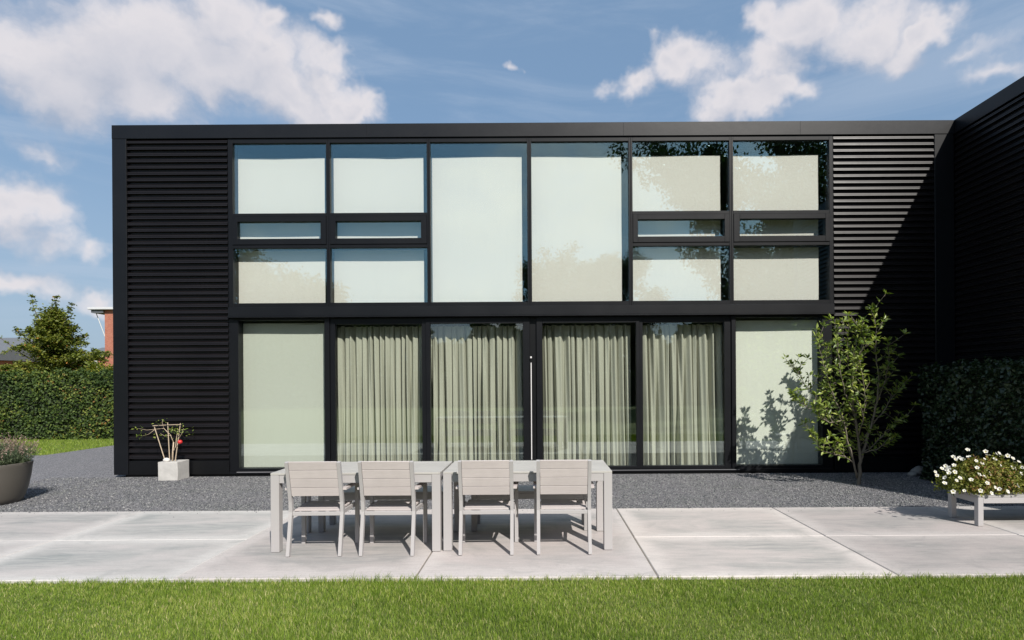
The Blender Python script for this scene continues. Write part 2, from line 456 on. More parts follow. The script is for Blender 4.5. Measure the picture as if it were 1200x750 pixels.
def tube(bm, pts, rads, seg=6):
    rings = []
    n = len(pts)
    for i, p in enumerate(pts):
        p = Vector(p)
        t = (Vector(pts[min(i + 1, n - 1)]) - Vector(pts[max(i - 1, 0)]))
        t = t.normalized() if t.length > 1e-9 else Vector((0, 0, 1))
        u = t.cross(Vector((0.31, 0.77, 0.12))).normalized(); v = t.cross(u)
        r = rads[i] if hasattr(rads, '__len__') else rads
        rings.append([bm.verts.new(p + (u * math.cos(k * 2 * math.pi / seg) + v * math.sin(k * 2 * math.pi / seg)) * r) for k in range(seg)])
    for i in range(n - 1):
        for k in range(seg):
            bm.faces.new([rings[i][k], rings[i][(k + 1) % seg], rings[i + 1][(k + 1) % seg], rings[i + 1][k]])
    bm.faces.new(rings[0]); bm.faces.new(rings[-1])
def lathe(bm, prof, seg=48, c=(0, 0, 0)):
    rings = []
    for (r, z) in prof:
        rings.append([bm.verts.new((c[0] + r * math.cos(k * 2 * math.pi / seg), c[1] + r * math.sin(k * 2 * math.pi / seg), c[2] + z)) for k in range(seg)])
    for i in range(len(prof) - 1):
        for k in range(seg):
            bm.faces.new([rings[i][k], rings[i][(k + 1) % seg], rings[i + 1][(k + 1) % seg], rings[i + 1][k]])
    bm.faces.new(rings[0]); bm.faces.new(rings[-1])

def np_mesh(name, V, Fc, rnd=None, m=None, parent=None, smooth=False):
    """V (n,3), Fc (k,s) face index array; rnd per vertex"""
    me = bpy.data.meshes.new(name)
    V = np.ascontiguousarray(V, dtype=np.float32); Fc = np.ascontiguousarray(Fc, dtype=np.int32)
    me.vertices.add(len(V)); me.vertices.foreach_set('co', V.ravel())
    k, s = Fc.shape
    me.loops.add(k * s); me.loops.foreach_set('vertex_index', Fc.ravel())
    me.polygons.add(k); me.polygons.foreach_set('loop_start', np.arange(0, k * s, s, dtype=np.int32))
    me.polygons.foreach_set('loop_total', np.full(k, s, dtype=np.int32))
    if rnd is not None:
        a = me.attributes.new('rnd', 'FLOAT', 'POINT'); a.data.foreach_set('value', np.ascontiguousarray(rnd, dtype=np.float32))
    me.update(calc_edges=True)
    return link(name, me, m, parent, smooth)

def leaves(P, L, Wd, N=None, jitter=0.6, Dr=None, fold=0.25, rg=rng):
    """one folded 6-vertex leaf per point. P centres, L lengths, Wd widths, N facing bias, Dr direction bias"""
    n = len(P)
    nr = rg.normal(size=(n, 3))
    if N is not None: nr = N + nr * jitter
    nr /= np.linalg.norm(nr, axis=1, keepdims=True) + 1e-9
    d = rg.normal(size=(n, 3))
    if Dr is not None: d = Dr + d * jitter
    d -= nr * (d * nr).sum(1, keepdims=True)
    d /= np.linalg.norm(d, axis=1, keepdims=True) + 1e-9
    s = np.cross(nr, d)
    L = np.broadcast_to(L, n)[:, None]; Wd = np.broadcast_to(Wd, n)[:, None]
    up = nr * Wd * fold
    v = np.stack([P, P + d * L * 0.45 + s * Wd * 0.5 + up, P + d * L * 0.45 - s * Wd * 0.5 + up, P + d * L, P + d * L * 0.45], axis=1)
    base = np.arange(n)[:, None] * 5
    f = np.concatenate([base + np.array([[0, 1, 4]]), base + np.array([[4, 1, 3]]), base + np.array([[0, 4, 2]]), base + np.array([[4, 3, 2]])], axis=0)
    return v.reshape(-1, 3), f
def leaf_obj(name, P, L, Wd, m, parent=None, **kw):
    r = kw.pop('rnd', None)
    V, f = leaves(P, L, Wd, **kw)
    if r is None: r = rng.random(len(P))
    return np_mesh(name, V, f, np.repeat(np.clip(r, 0, 1), 5), m, parent)

# ------------------------------------------------------------------ ground
def sheet(name, x0, x1, y0, y1, z, m):
    me = bpy.data.meshes.new(name)
    me.from_pydata([(x0, y0, z), (x1, y0, z), (x1, y1, z), (x0, y1, z)], [], [(0, 1, 2, 3)])
    return link(name, me, m)
structure(sheet('ground', -900, 900, -900, 900, -0.03, M_ground))
PB, PF = 7.17, 4.65      # far and near edge of the patio
bm = bmesh.new()
vs = [(-11.6, PB + 0.001), (7.45, PB + 0.001), (7.45, 9.9), (7.45, 10.2), (-7.3, 10.2), (-7.6, 24), (-11.4, 24), (-11.55, 13.2), (-30, 12.9), (-30, PB + 0.001)]
bm.faces.new([bm.verts.new((x, y, -0.012)) for x, y in vs])
structure(obj('gravel', bm, M_gravel))

# patio slabs in one sheet with real joints between them
def make_patio():
    xs = [-11.04, -9.04, -7.04, -5.05, -3.04, -1.035, 0.97, 2.955, 4.96, 6.96, 7.29]
    verts, faces, uvs, tone = [], [], [], []
    for i in range(len(xs) - 1):
        g = 0.002 if i < 4 else 0.007
        gl = 0.002 if i <= 4 else 0.007
        x0, x1 = xs[i] + gl, xs[i + 1] - g
        rows = [(PF, 5.84 - 0.002), (5.84 + 0.002, PB)] if i not in (4, 5) else [(PF, PB)]
        for j, (y0, y1) in enumerate(rows):
            k = len(verts)
            b_ = 0.006
            z = 0.0 + rng.uniform(-0.002, 0.002)
            verts += [(x0 + b_, y0 + b_, z), (x1 - b_, y0 + b_, z), (x1 - b_, y1 - b_, z), (x0 + b_, y1 - b_, z),
                      (x0, y0, z - b_), (x1, y0, z - b_), (x1, y1, z - b_), (x0, y1, z - b_),
                      (x0, y0, -0.1), (x1, y0, -0.1), (x1, y1, -0.1), (x0, y1, -0.1)]
            fs = [(0, 1, 2, 3)] + [(4 + a, 4 + (a + 1) % 4, (a + 1) % 4, a) for a in range(4)] + [(8 + a, 8 + (a + 1) % 4, 4 + (a + 1) % 4, 4 + a) for a in range(4)]
            q = rng.uniform(0.93, 1.05)
            tn = {3: (1.0, 1.02, 1.02), 6: (1.16, 1.13, 1.11), 7: (0.88, 0.86, 0.86), 4: (0.92, 0.90, 0.90), 5: (0.94, 0.92, 0.92)}.get(i, (1, 1, 1))
            for f in fs:
                faces.append(tuple(k + a for a in f)); tone.append(tuple(c * q for c in tn) + (1,))
                for a in f:
                    vx = verts[k + a]
                    uvs.append(((vx[0] - x0) / (x1 - x0), (vx[1] - y0) / (y1 - y0)))
    me = bpy.data.meshes.new('patio'); me.from_pydata(verts, [], faces)
    uv = me.uv_layers.new(name='UVMap'); uv.data.foreach_set('uv', np.array(uvs, dtype=np.float32).ravel())
    a = me.attributes.new('tone', 'FLOAT_COLOR', 'FACE'); a.data.foreach_set('color', np.array(tone, dtype=np.float32).ravel())
    return link('patio', me, M_conc)
structure(make_patio())
structure(sheet('patio_joint_filler', -11.04, 7.29, PF + 0.01, PB - 0.002, -0.009, plain('joint_mortar', (0.20, 0.18, 0.155), 0.9, 0.4, 9)))

# loose gravel chips over the bed
def chips():
    n = 60000
    x = rng.uniform(-8.6, 7.25, n); y = PB + 0.01 + (9.88 - PB) * rng.random(n) ** 1.15
    r = rng.uniform(0.005, 0.012, n)
    k = 260                                     # strays kicked onto the slabs
    y[:k] = PB - np.abs(rng.normal(0, 0.10, k)); x[:k] = rng.uniform(-8, 7, k); r[:k] *= 0.7
    zz = np.full(n, -0.010); zz[:k] = 0.002
    base = np.array([(1, 0, 0), (-1, 0, 0), (0, 1, 0), (0, -1, 0), (0, 0, 1), (0, 0, -1)], float)
    V = base[None] * rng.uniform(0.6, 1.3, (n, 6, 1)) + rng.normal(0, 0.12, (n, 6, 3))
    a = rng.uniform(0, 6.28, n); ca, sa = np.cos(a), np.sin(a)
    X = V[..., 0] * ca[:, None] - V[..., 1] * sa[:, None]; Y = V[..., 0] * sa[:, None] + V[..., 1] * ca[:, None]
    V = np.stack([X, Y, V[..., 2] * 0.7], -1) * r[:, None, None] + np.stack([x, y, zz + r * 0.3], -1)[:, None]
    f0 = np.array([(0, 2, 4), (2, 1, 4), (1, 3, 4), (3, 0, 4), (2, 0, 5), (1, 2, 5), (3, 1, 5), (0, 3, 5)])
    f = (np.arange(n) * 6)[:, None, None] + f0[None]
    o = np_mesh('gravel_chips', V.reshape(-1, 3), f.reshape(-1, 3), np.repeat(rng.random(n), 6), M_stone)
    tag(o, 'loose dark grey gravel chips between the patio and the house', 'gravel', kind='stuff')
chips()

def grass():
    n = 340000
    x = rng.uniform(-5.6, 5.6, n)
    y = 2.3 + (PF + 0.012 - 2.3) * rng.random(n) ** 0.8
    h = rng.uniform(0.016, 0.040, n) * (1 + 0.35 * np.sin(x * 2.1 + 1.3 * np.sin(y * 3)) * np.sin(y * 2.7 + x))
    edge = y > PF - 0.05
    h = np.where(edge, h * rng.uniform(0.8, 1.7, n) * (1 + 0.3 * np.sin(x * 17) * np.sin(x * 41)), h)
    w = rng.uniform(0.0008, 0.0019, n)
    a = rng.uniform(0, 2 * np.pi, n); lean = rng.uniform(0.1, 0.75, n) * h
    la = rng.uniform(0, 2 * np.pi, n)
    B = np.stack([x, y, np.full(n, -0.03)], -1)
    s = np.stack([np.cos(a), np.sin(a), np.zeros(n)], -1) * w[:, None]
    ld = np.stack([np.cos(la), np.sin(la), np.zeros(n)], -1) * lean[:, None]
    up = np.stack([np.zeros(n), np.zeros(n), h], -1)
    V = np.stack([B - s, B + s, B + s * 0.8 + ld * 0.35 + up * 0.6, B - s * 0.8 + ld * 0.35 + up * 0.6, B + ld + up], 1)
    f0 = np.array([(0, 1, 2), (0, 2, 3), (3, 2, 4)])
    f = (np.arange(n) * 5)[:, None, None] + f0[None]
    patch = 0.5 + 0.5 * np.sin(x * 1.3 + 2 * np.sin(y * 1.9)) * np.sin(y * 3.1 + 1.7 * np.sin(x * 0.9))
    r = np.clip(rng.beta(2, 2.4, n) + (patch - 0.5) * 0.22, 0, 1)
    r = r + 0.17 * np.sin(x * 71 + 3 * np.sin(y * 43)) * np.sin(y * 97 + 2 * np.sin(x * 37)) + 0.10 * np.sin(x * 23 + y * 31) * np.sin(y * 19 - x * 11)
    dry = rng.random(n) < 0.05 + 0.06 * patch
    r = np.where(dry, rng.uniform(0.88, 1, n), r * 0.88)
    o = np_mesh('lawn', V.reshape(-1, 3), f.reshape(-1, 3), np.repeat(r, 5), M_grass)
    tag(o, 'short mown green lawn in front of the concrete patio', 'grass', kind='stuff')
grass()

# ------------------------------------------------------------------ house
D0 = 9.9
Zt, Zf = 6.167, 5.93
XL, XR = -7.47, 7.30
house = thing('house', 'black corrugated metal house with a long glazed front and projecting right wing', 'house', (0, D0, 0))
def hp(name, m, *a, bev=0.0, parent=None):
    """house part given in world coordinates"""
    bm = bmesh.new(); box(bm, *a, bev=bev)
    bmesh.ops.translate(bm, verts=bm.verts, vec=(0, -D0, 0))
    return obj(name, bm, m, parent or house)
def XU(px): return (px - 632 + 1.1) / 66.67
def XG(px): return (px - 632) / 66.67

# front trim, built of folded sheet with fine seams
bm = bmesh.new()
for (a, b) in ((XL, -3.0), (-2.999, 1.5), (1.501, 4.6), (4.601, XR - 0.002)):
    box(bm, a, b, -0.03, 0.25, Zf, Zt, 0.0015)
obj('fascia', bm, M_fascia, house)
hp('corner_post', M_fascia, XL, -7.22, D0 - 0.027, D0 + 0.2, 0.035, Zf - 0.003, bev=0.004)
hp('corner_post', M_fascia, 6.96, XR - 0.003, D0 - 0.02, D0 + 0.2, 0.035, Zf - 0.003, bev=0.004)
hp('base_board', M_black, -7.217, XU(267), D0 - 0.012, D0 + 0.2, 0.035, 0.272, bev=0.003)
hp('base_board', M_black, XU(977), 6.957, D0 - 0.012, D0 + 0.2, 0.035, 0.272, bev=0.003)

PITCH = 0.111
def cladding(name, x0, x1, z0, z1, Y, axis='X', sgn=-1):
    """corrugated sheet: long horizontal ribs; profile in (out, z)"""
    prof = []
    z = z1
    n = int(round((z1 - z0) / PITCH)); p = (z1 - z0) / n
    for i in range(n):
        b = z1 - (i + 1) * p
        prof += [(0.0, b + p * 0.99), (0.033, b + p * 0.80), (0.036, b + p * 0.77), (0.039, b + p * 0.62), (0.034, b + p * 0.59), (0.035, b + p * 0.55), (0.044, b + p * 0.52), (0.047, b + p * 0.37), (0.044, b + p * 0.34), (0.0, b + p * 0.30)]
    prof = [(o_, max(z_, z0)) for o_, z_ in prof] + [(0.0, z0)]
    bm = bmesh.new()
    va, vb = [], []
    for o_, zz in prof:
        if axis == 'X':
            va.append(bm.verts.new((x0, Y - o_ - D0, zz))); vb.append(bm.verts.new((x1, Y - o_ - D0, zz)))
        else:
            va.append(bm.verts.new((Y - o_, x0 - D0, zz))); vb.append(bm.verts.new((Y - o_, x1 - D0, zz)))
    for i in range(len(prof) - 1):
        bm.faces.new([va[i], vb[i], vb[i + 1], va[i + 1]])
    return obj(name, bm, M_clad, house)
cladding('cladding_panel', -7.218, XU(267), 0.274, Zf - 0.004, D0 + 0.035)
cladding('cladding_panel', XU(977), 6.958, 0.274, Zf - 0.004, D0 + 0.035)

# house shell behind the front
hp('side_wall', M_black, XL + 0.002, XL + 0.25, D0 + 0.201, 17.9, 0.03, Zt - 0.02)
hp('rear_wall', M_inner, XL + 0.25, 7.2, 16.9, 17.1, 0.0, Zt - 0.02)
hp('roof', M_black, XL + 0.01, 7.28, D0 + 0.251, 17.2, Zt - 0.25, Zt - 0.015)
hp('front_wall', M_black, -7.219, XU(267.5), D0 + 0.036, D0 + 0.3, 0.03, Zf - 0.005)
hp('front_wall', M_black, XU(976.5), 6.959, D0 + 0.036, D0 + 0.3, 0.03, Zf - 0.005)
hp('upper_floor', M_inner, -7.2, 7.2, D0 + 0.36, 16.88, 2.72, 2.99)
hp('room_floor', M_ifloor, -7.2, 7.2, D0 + 0.25, 16.89, -0.008, 0.06)
hp('foundation', M_black, -7.3, 7.28, D0 + 0.03, D0 + 0.24, -0.1, 0.033)

YG = D0 + 0.03      # upper glass plane
BL = D0 + 0.20     # blind plane
REV = D0 + 0.185    # depth of the window reveals
gx = [(273, 382.5), (387, 500.5), (504.5, 618), (623, 737), (741.5, 855), (859.5, 972)]
gx = [(XU(a), XU(b)) for a, b in gx]
vents = {0: (278.5, 376), 1: (393.5, 493.5), 4: (747.5, 849), 5: (866.7, 967)}
ZT, ZB = 5.845, 3.035
edges = [XU(267.5)] + [(gx[i][1] + gx[i + 1][0]) / 2 for i in range(5)] + [XU(976.5)]
def pane(parent, x0, x1, z0, z1, Y, m=None, th=0.012):
    bm = bmesh.new(); box(bm, x0 - 0.006, x1 + 0.006, Y - D0, Y + th - D0, z0 - 0.006, z1 + 0.006)
    return obj('pane', bm, m or M_glass, parent)
def frame(name, parent, outer, inner, y0, y1, bev=0.003, m=None):
    """rectangular frame as one mesh of four bars"""
    X0, X1, Z0, Z1 = outer; x0, x1, z0, z1 = inner
    bm = bmesh.new()
    box(bm, X0, x0, y0 - D0, y1 - D0, Z0, Z1, bev); box(bm, x1, X1, y0 - D0, y1 - D0, Z0, Z1, bev)
    box(bm, x0 - 0.0005, x1 + 0.0005, y0 - D0 + 0.001, y1 - D0 - 0.001, z1, Z1 - 0.0005, bev)
    box(bm, x0 - 0.0005, x1 + 0.0005, y0 - D0 + 0.001, y1 - D0 - 0.001, Z0 + 0.0005, z0, bev)
    return obj(name, bm, m or M_frame, parent)
order = ['first', 'second', 'third', 'fourth', 'fifth', 'sixth']
Ztop = Zf - 0.004; Zbot = 2.965
for i, (a, b) in enumerate(gx):
    wl = edges[i] + (0.0 if i == 0 else 0.0012); wr = edges[i + 1] - (0.0 if i == 5 else 0.0012)
    w = frame('window', house, (wl, wr, Zbot, Ztop), (a, b, ZB, ZT), D0 - 0.005, REV)
    if i in vents:
        bm = bmesh.new()
        box(bm, a, b, -0.003, 0.183, 4.555, 4.612, 0.003)
        box(bm, a, b, -0.003, 0.183, 3.998, 4.058, 0.003)
        obj('transom', bm, M_frame, w)
        pane(w, a, b, 4.612, ZT, YG)
        pane(w, a, b, ZB, 3.998, YG)
        va, vb = XU(vents[i][0]), XU(vents[i][1])
        s = frame('vent_sash', w, (a + 0.003, b - 0.003, 4.061, 4.552), (va, vb, 4.163, 4.463), D0 - 0.018, YG + 0.05)
        pane(w, va, vb, 4.163, 4.463, YG)
    else:
        pane(w, a, b, ZB, ZT, YG)
# ledge between the floors
bm = bmesh.new()
box(bm, XU(268), XU(976), -0.045, 0.20, 2.80, 2.962, 0.004)
box(bm, XU(268), XU(976), -0.075, 0.10, 2.775, 2.797, 0.003)
obj('ledge', bm, M_fascia, house)

# ground floor: fixed window, four sliding doors, fixed window
gg = [(279, 380), (392, 494), (504, 613), (636, 746), (754, 850), (863, 964)]
outs = [(268, 386), (386.1, 498.9), (499, 621), (629, 750), (750.1, 857.9), (858, 976)]
ZGT, ZGB = 2.735, 0.13
for i in range(6):
    a, b = XG(gg[i][0]), XG(gg[i][1]); o0, o1 = XG(outs[i][0]), XG(outs[i][1])
    if i in (0, 5):
        w = frame('window', house, (o0, o1, 0.075, 2.773), (a, b, ZGB, ZGT), D0 + 0.012, REV)
        pane(w, a, b, ZGB, ZGT, D0 + 0.05, M_glass_g)
    else:
        yy = D0 + (0.04 if i in (1, 4) else 0.022)
        w = frame('sliding_door', house, (o0, o1, 0.078, 2.771), (a, b, ZGB, 2.66), yy, yy + 0.10)
        pane(w, a, b, ZGB, 2.66, yy + 0.03, M_glass_g)
        if i == 3:
            boxo('reflection_strip', M_steel, w, XG(622.1), XG(623.1), -0.02, 0.0, 0.26, 1.96)  # added steel strip standing in for a white reflection line between the doors
            boxo('latch', M_steel, w, XG(621.6), XG(623.4), -0.018, 0.002, 2.04, 2.07)
hp('door_post', M_black, XG(621.05), XG(628.95), D0 + 0.06, D0 + 0.24, 0.078, 2.771)
bm = bmesh.new()
box(bm, XG(268), XG(976), 0.0, 0.25, 0.034, 0.074, 0.002)
obj('door_track', bm, M_fascia, house)
boxo('sill', M_sill, house, XG(277), XG(384), -0.012, 0.004, 0.060, 0.073)
boxo('sill', M_sill, house, XG(700), XG(866), -0.012, 0.004, 0.058, 0.066)

# wing on the right
WY0 = 3.75
wx = XR
hp('wing_fascia', M_fascia, wx, wx + 0.3, WY0, D0 + 1.2, Zf, Zt + 0.003, bev=0.004)
hp('wing_wall', M_black, wx + 0.06, 12.5, WY0 + 0.05, 17.2, 0.0, Zf - 0.002)
hp('wing_roof', M_black, wx + 0.302, 12.6, WY0, 17.2, Zf + 0.002, Zt - 0.06)
cladding('wing_cladding', WY0 + 0.25, D0 - 0.001, 0.274, Zf - 0.004, wx + 0.055, axis='Y')
hp('wing_base_board', M_black, wx + 0.004, wx + 0.058, WY0 + 0.25, D0 - 0.021, 0.035, 0.27)
hp('wing_corner_post', M_fascia, wx + 0.002, wx + 0.25, WY0, WY0 + 0.248, 0.03, Zf - 0.003)

# blinds (one roller blind behind each upper bay and each fixed ground floor window)
def blind(x0, x1, z0, z1, Y, label, group, M_blind=M_blind):
    t = thing('roller_blind', label, 'blind', ((x0 + x1) / 2, Y, z0), group)
    w = (x1 - x0) / 2; nx, nz = 40, 24
    xs = np.linspace(-w, w, nx); zs = np.linspace(0, z1 - z0, nz)
    ph = random.uniform(0, 6)
    V = [(x, 0.004 * math.sin(x * 3 + ph) * (0.3 + z / (z1 - z0)) + 0.002 * math.sin(z * 5 + ph), z) for z in zs for x in xs]
    f = [(j * nx + i, j * nx + i + 1, (j + 1) * nx + i + 1, (j + 1) * nx + i) for j in range(nz - 1) for i in range(nx - 1)]
    np_mesh('cloth', np.array(V), np.array(f), None, M_blind, t, True)
    boxo('bottom_bar', M_blind, t, -w, w, -0.012, 0.012, -0.012, 0.012, bev=0.004)
    bm = bmesh.new(); tube(bm, [(-w, 0.025, z1 - z0 - 0.015), (w, 0.025, z1 - z0 - 0.015)], 0.02, 10)
    obj('roller', bm, M_frame, t)
ups = ['upstairs blind behind the leftmost bay with the narrow vent window',
       'upstairs blind behind the second bay from the left, beside the tall panes',
       'upstairs blind behind the left one of the two tall undivided panes',
       'upstairs blind behind the right one of the two tall undivided panes',
       'upstairs blind behind the bay just right of the tall panes, tree reflected over it',
       'upstairs blind behind the rightmost bay next to the striped cladding']
for i, (a, b) in enumerate(gx):
    blind(a - 0.012, b - 0.098, 3.0, 5.66, BL, 'pale roller blind, ' + ups[i] if i in (0,) else 'pale ' + ups[i], 'upstairs roller blinds')
blind(XG(272), XG(384), 0.09, 2.70, BL, 'pale ground floor roller blind at the far left beside the first curtain', 'ground floor roller blinds', M_blind_g)
blind(XG(860), XG(971), 0.09, 2.70, BL, 'pale ground floor roller blind at the right with tree shadow across it', 'ground floor roller blinds')

def curtain(x0, x1, label, seed, folds):
    rg = np.random.default_rng(seed)
    nx, nz = 420, 40
    H = 2.56
    t = thing('curtain', label, 'curtain', ((x0 + x1) / 2, D0 + 0.30, 0.085), 'curtains behind the sliding doors')
    u = np.linspace(0, 1, nx)
    # irregular fold phase
    steps = rg.uniform(0.55, 1.6, folds); cum = np.concatenate([[0], np.cumsum(steps)]); cum /= cum[-1]
    ph = np.interp(u, cum, np.arange(folds + 1)) * 2 * np.pi
    amp = np.interp(u, np.linspace(0, 1, folds), rg.uniform(0.6, 1.3, folds))
    V = np.zeros((nz, nx, 3))
    for j, z in enumerate(np.linspace(0, 1, nz)):
        drift = 0.7 * np.sin(u * 9 + seed) * (1 - z) + 0.5 * np.sin(u * 23 + 2 * z + seed)
        A = 0.042 + 0.022 * (1 - z)
        top = np.clip((z - 0.93) / 0.07, 0, 1)
        A = A * (1 - 0.45 * top)
        y = A * amp * (np.sin(ph + drift * 1.4) + 0.35 * np.sin(2 * ph + seed + 3 * z) + 0.25 * np.sin(0.5 * ph + 4 * z)) 
        xw = (u - 0.5) * (x1 - x0) * (1 - 0.008 * math.sin(math.pi * z)) + 0.012 * np.cos(ph + drift)
        V[j, :, 0] = xw; V[j, :, 1] = y; V[j, :, 2] = z * H
    V[-1, :, 2] += 0.012 * np.sin(ph)
    idx = np.arange(nz * nx).reshape(nz, nx)
    f = np.stack([idx[:-1, :-1], idx[:-1, 1:], idx[1:, 1:], idx[1:, :-1]], -1).reshape(-1, 4)
    np_mesh('cloth', V.reshape(-1, 3), f, None, M_curtain, t, True)
    boxo('curtain_rail', M_frame, t, -(x1 - x0) / 2, (x1 - x0) / 2, -0.015, 0.015, H + 0.01, H + 0.035)
curtain(XG(386), XG(501), 'sage green curtain behind the first sliding door, next to the left blind', 1, 17)
curtain(XG(501), XG(618), 'sage green curtain behind the second sliding door, left of the white strip standing in for a reflection', 2, 15)
curtain(XG(634), XG(742), 'sage green curtain behind the third sliding door, right of the white strip standing in for a reflection', 3, 13)
curtain(XG(750), XG(862), 'sage green curtain behind the fourth sliding door, beside the tree-shadowed blind', 4, 12)

# ------------------------------------------------------------------ furniture
def copy_tree(o, parent=None):
    c = o.copy(); C.objects.link(c)
    if parent is not None: c.parent = parent
    for ch in o.children: copy_tree(ch, c)
    return c

def make_table():
    t = thing('dining_table', 'left grey outdoor dining table with the wider-spaced pair of chairs', 'table', (0, 0, 0), 'grey dining tables pushed end to end')
    L, Wd, H = 1.615, 0.765, 0.757
    bm = bmesh.new()
    box(bm, 0, L, 0, 0.09, H - 0.022, H, 0.0025)
    box(bm, 0, L, Wd - 0.09, Wd, H - 0.022, H, 0.0025)
    n = 5
    for k in range(n):
        w = (Wd - 0.18 - 0.006 * (n + 1)) / n
        y0 = 0.09 + 0.006 + k * (w + 0.006)
        box(bm, 0, L, y0, y0 + w, H - 0.021, H - 0.001, 0.002)
    obj('tabletop', bm, M_top, t)
    bm = bmesh.new()
    z0, z1 = H - 0.098, H - 0.024
    box(bm, 0.082, L - 0.082, 0.004, 0.03, z0, z1, 0.002); box(bm, 0.082, L - 0.082, Wd - 0.03, Wd - 0.004, z0, z1, 0.002)
    box(bm, 0.004, 0.03, 0.082, Wd - 0.082, z0, z1, 0.002); box(bm, L - 0.03, L - 0.004, 0.082, Wd - 0.082, z0, z1, 0.002)
    obj('apron', bm, M_furn, t)
    for x in (0.0, L - 0.08):
        for y in (0.0, Wd - 0.08):
            boxo('leg', M_furn, t, x, x + 0.08, y, y + 0.08, 0.002, H - 0.023, bev=0.003)
    return t
tb = make_table(); tb.location = (-2.565, 5.36, 0.002)
tb2 = copy_tree(tb); tb2.location = (-0.925, 5.375, 0.002)
tb2['label'] = 'right grey outdoor dining table beside the dark slab joint, its right end free'
tb['label'] = 'left grey outdoor dining table, its left end nearest the light stained slabs'

def make_chair():
    t = thing('dining_chair', 'x', 'chair', (0, 0, 0), 'dining chairs tucked in along the near side of the tables')
    # origin: centre between the rear legs' feet; +Y towards the table
    hw = 0.240
    for s in (-1, 1):
        bm = bmesh.new()
        pts = [(s * hw, 0.0, 0.002), (s * hw, 0.045, 0.24), (s * hw, 0.075, 0.40), (s * hw, 0.068, 0.50), (s * hw, 0.02, 0.72), (s * hw, -0.019, 0.880)]
        sweep_rect(bm, pts, 0.031, 0.038)
        obj('rear_leg', bm, M_furn, t)
        bm = bmesh.new()
        xf = s * 0.268
        bar(bm, (xf, 0.435, 0.002), (xf, 0.435, 0.60), 0.036, 0.036)
        obj('front_leg', bm, M_furn, t)
        bm = bmesh.new()
        bar(bm, (s * 0.268, 0.47, 0.612), (s * 0.262, 0.05, 0.618), 0.05, 0.02)
        obj('armrest', bm, M_slat, t)
        bm = bmesh.new()
        bar(bm, (s * 0.222, 0.08, 0.385), (s * 0.246, 0.43, 0.395), 0.02, 0.035)
        obj('side_rail', bm, M_furn, t)
    boxo('rear_rail', M_furn, t, -hw + 0.017, hw - 0.017, 0.058, 0.082, 0.365, 0.400, bev=0.002)
    boxo('front_rail', M_furn, t, -0.249, 0.249, 0.425, 0.447, 0.365, 0.400, bev=0.002)
    bm = bmesh.new()
    n = 6; y = 0.085
    w = (0.455 - 0.085) / n
    for k in range(n):
        dz = 0.010 * (k / n)
        box(bm, -0.215, 0.215, y + k * w + 0.0025, y + (k + 1) * w - 0.0025, 0.402 + dz, 0.418 + dz, 0.002)
    obj('seat', bm, M_slat, t)
    zs = [0.552, 0.636, 0.720, 0.804, 0.886]
    for k in range(4):
        z0, z1 = zs[k] + 0.0018, zs[k + 1] - 0.0018
        ya = 0.068 - (z0 - 0.50) * 0.232; yb = 0.068 - (z1 - 0.50) * 0.232
        bm = bmesh.new()
        bar(bm, (0, ya - 0.004, z0), (0, yb - 0.004, z1), 2 * hw - 0.036, 0.016)
        bmesh.ops.bevel(bm, geom=bm.edges[:], offset=0.002, segments=1, affect='EDGES')
        obj('back_slat', bm, M_slat, t)
    return t
ch = make_chair()
spots = [(-2.103, 5.235, 0.012, 'leftmost grey slatted armchair, nearest the free left end of the tables'),
         (-1.428, 5.235, -0.01, 'second grey slatted armchair from the left, just left of where the tables meet'),
         (-0.504, 5.245, 0.006, 'third grey slatted armchair from the left, just right of where the tables meet'),
         (0.224, 5.248, -0.006, 'rightmost grey slatted armchair, nearest the dark slab joint')]
for i, (x, y, a, lb) in enumerate(spots):
    o = ch if i == 0 else copy_tree(ch)
    o.location = (x, y, 0.002); o.rotation_euler = (0, 0, a); o['label'] = lb

def make_bench(L, Wd, H, label, loc, group=None, m=None, mt=None):
    t = thing('bench', label, 'bench', loc, group)
    m = m or M_benchm
    bm = bmesh.new()
    n = 4; w = Wd / n
    for k in range(n): box(bm, 0, L, k * w + 0.002, (k + 1) * w - 0.002, H - 0.02, H, 0.002)
    obj('seat', bm, mt or M_bench_top, t)
    bm = bmesh.new()
    z0, z1 = H - 0.085, H - 0.022
    box(bm, 0.062, L - 0.062, 0.003, 0.025, z0, z1, 0.002); box(bm, 0.062, L - 0.062, Wd - 0.025, Wd - 0.003, z0, z1, 0.002)
    box(bm, 0.003, 0.025, 0.062, Wd - 0.062, z0, z1, 0.002); box(bm, L - 0.025, L - 0.003, 0.062, Wd - 0.062, z0, z1, 0.002)
    obj('apron', bm, m, t)
    for x in (0.0, L - 0.06):
        for y in (0.0, Wd - 0.06):
            boxo('leg', m, t, x, x + 0.06, y, y + 0.06, 0.0, H - 0.0215, bev=0.003)
    return t
make_bench(1.36, 0.38, 0.43, 'low grey bench on the far side of the left dining table', (-2.40, 6.09, 0.002), 'benches behind the dining tables')
make_bench(1.28, 0.38, 0.43, 'low grey bench on the far side of the right dining table', (-0.745, 6.09, 0.002), 'benches behind the dining tables')
pb = make_bench(1.35, 0.46, 0.335, 'low pale grey bench carrying the white flowers at the right', (4.80, 6.17, 0.002), None, M_furn, M_bench_top)

# ------------------------------------------------------------------ plants
def pts_on(path, n, spread):
    path = np.array(path); k = rng.uniform(0, len(path) - 1, n); i = np.minimum(k.astype(int), len(path) - 2); f = (k - i)[:, None]
    return path[i] * (1 - f) + path[i + 1] * f + rng.normal(0, spread, (n, 3))

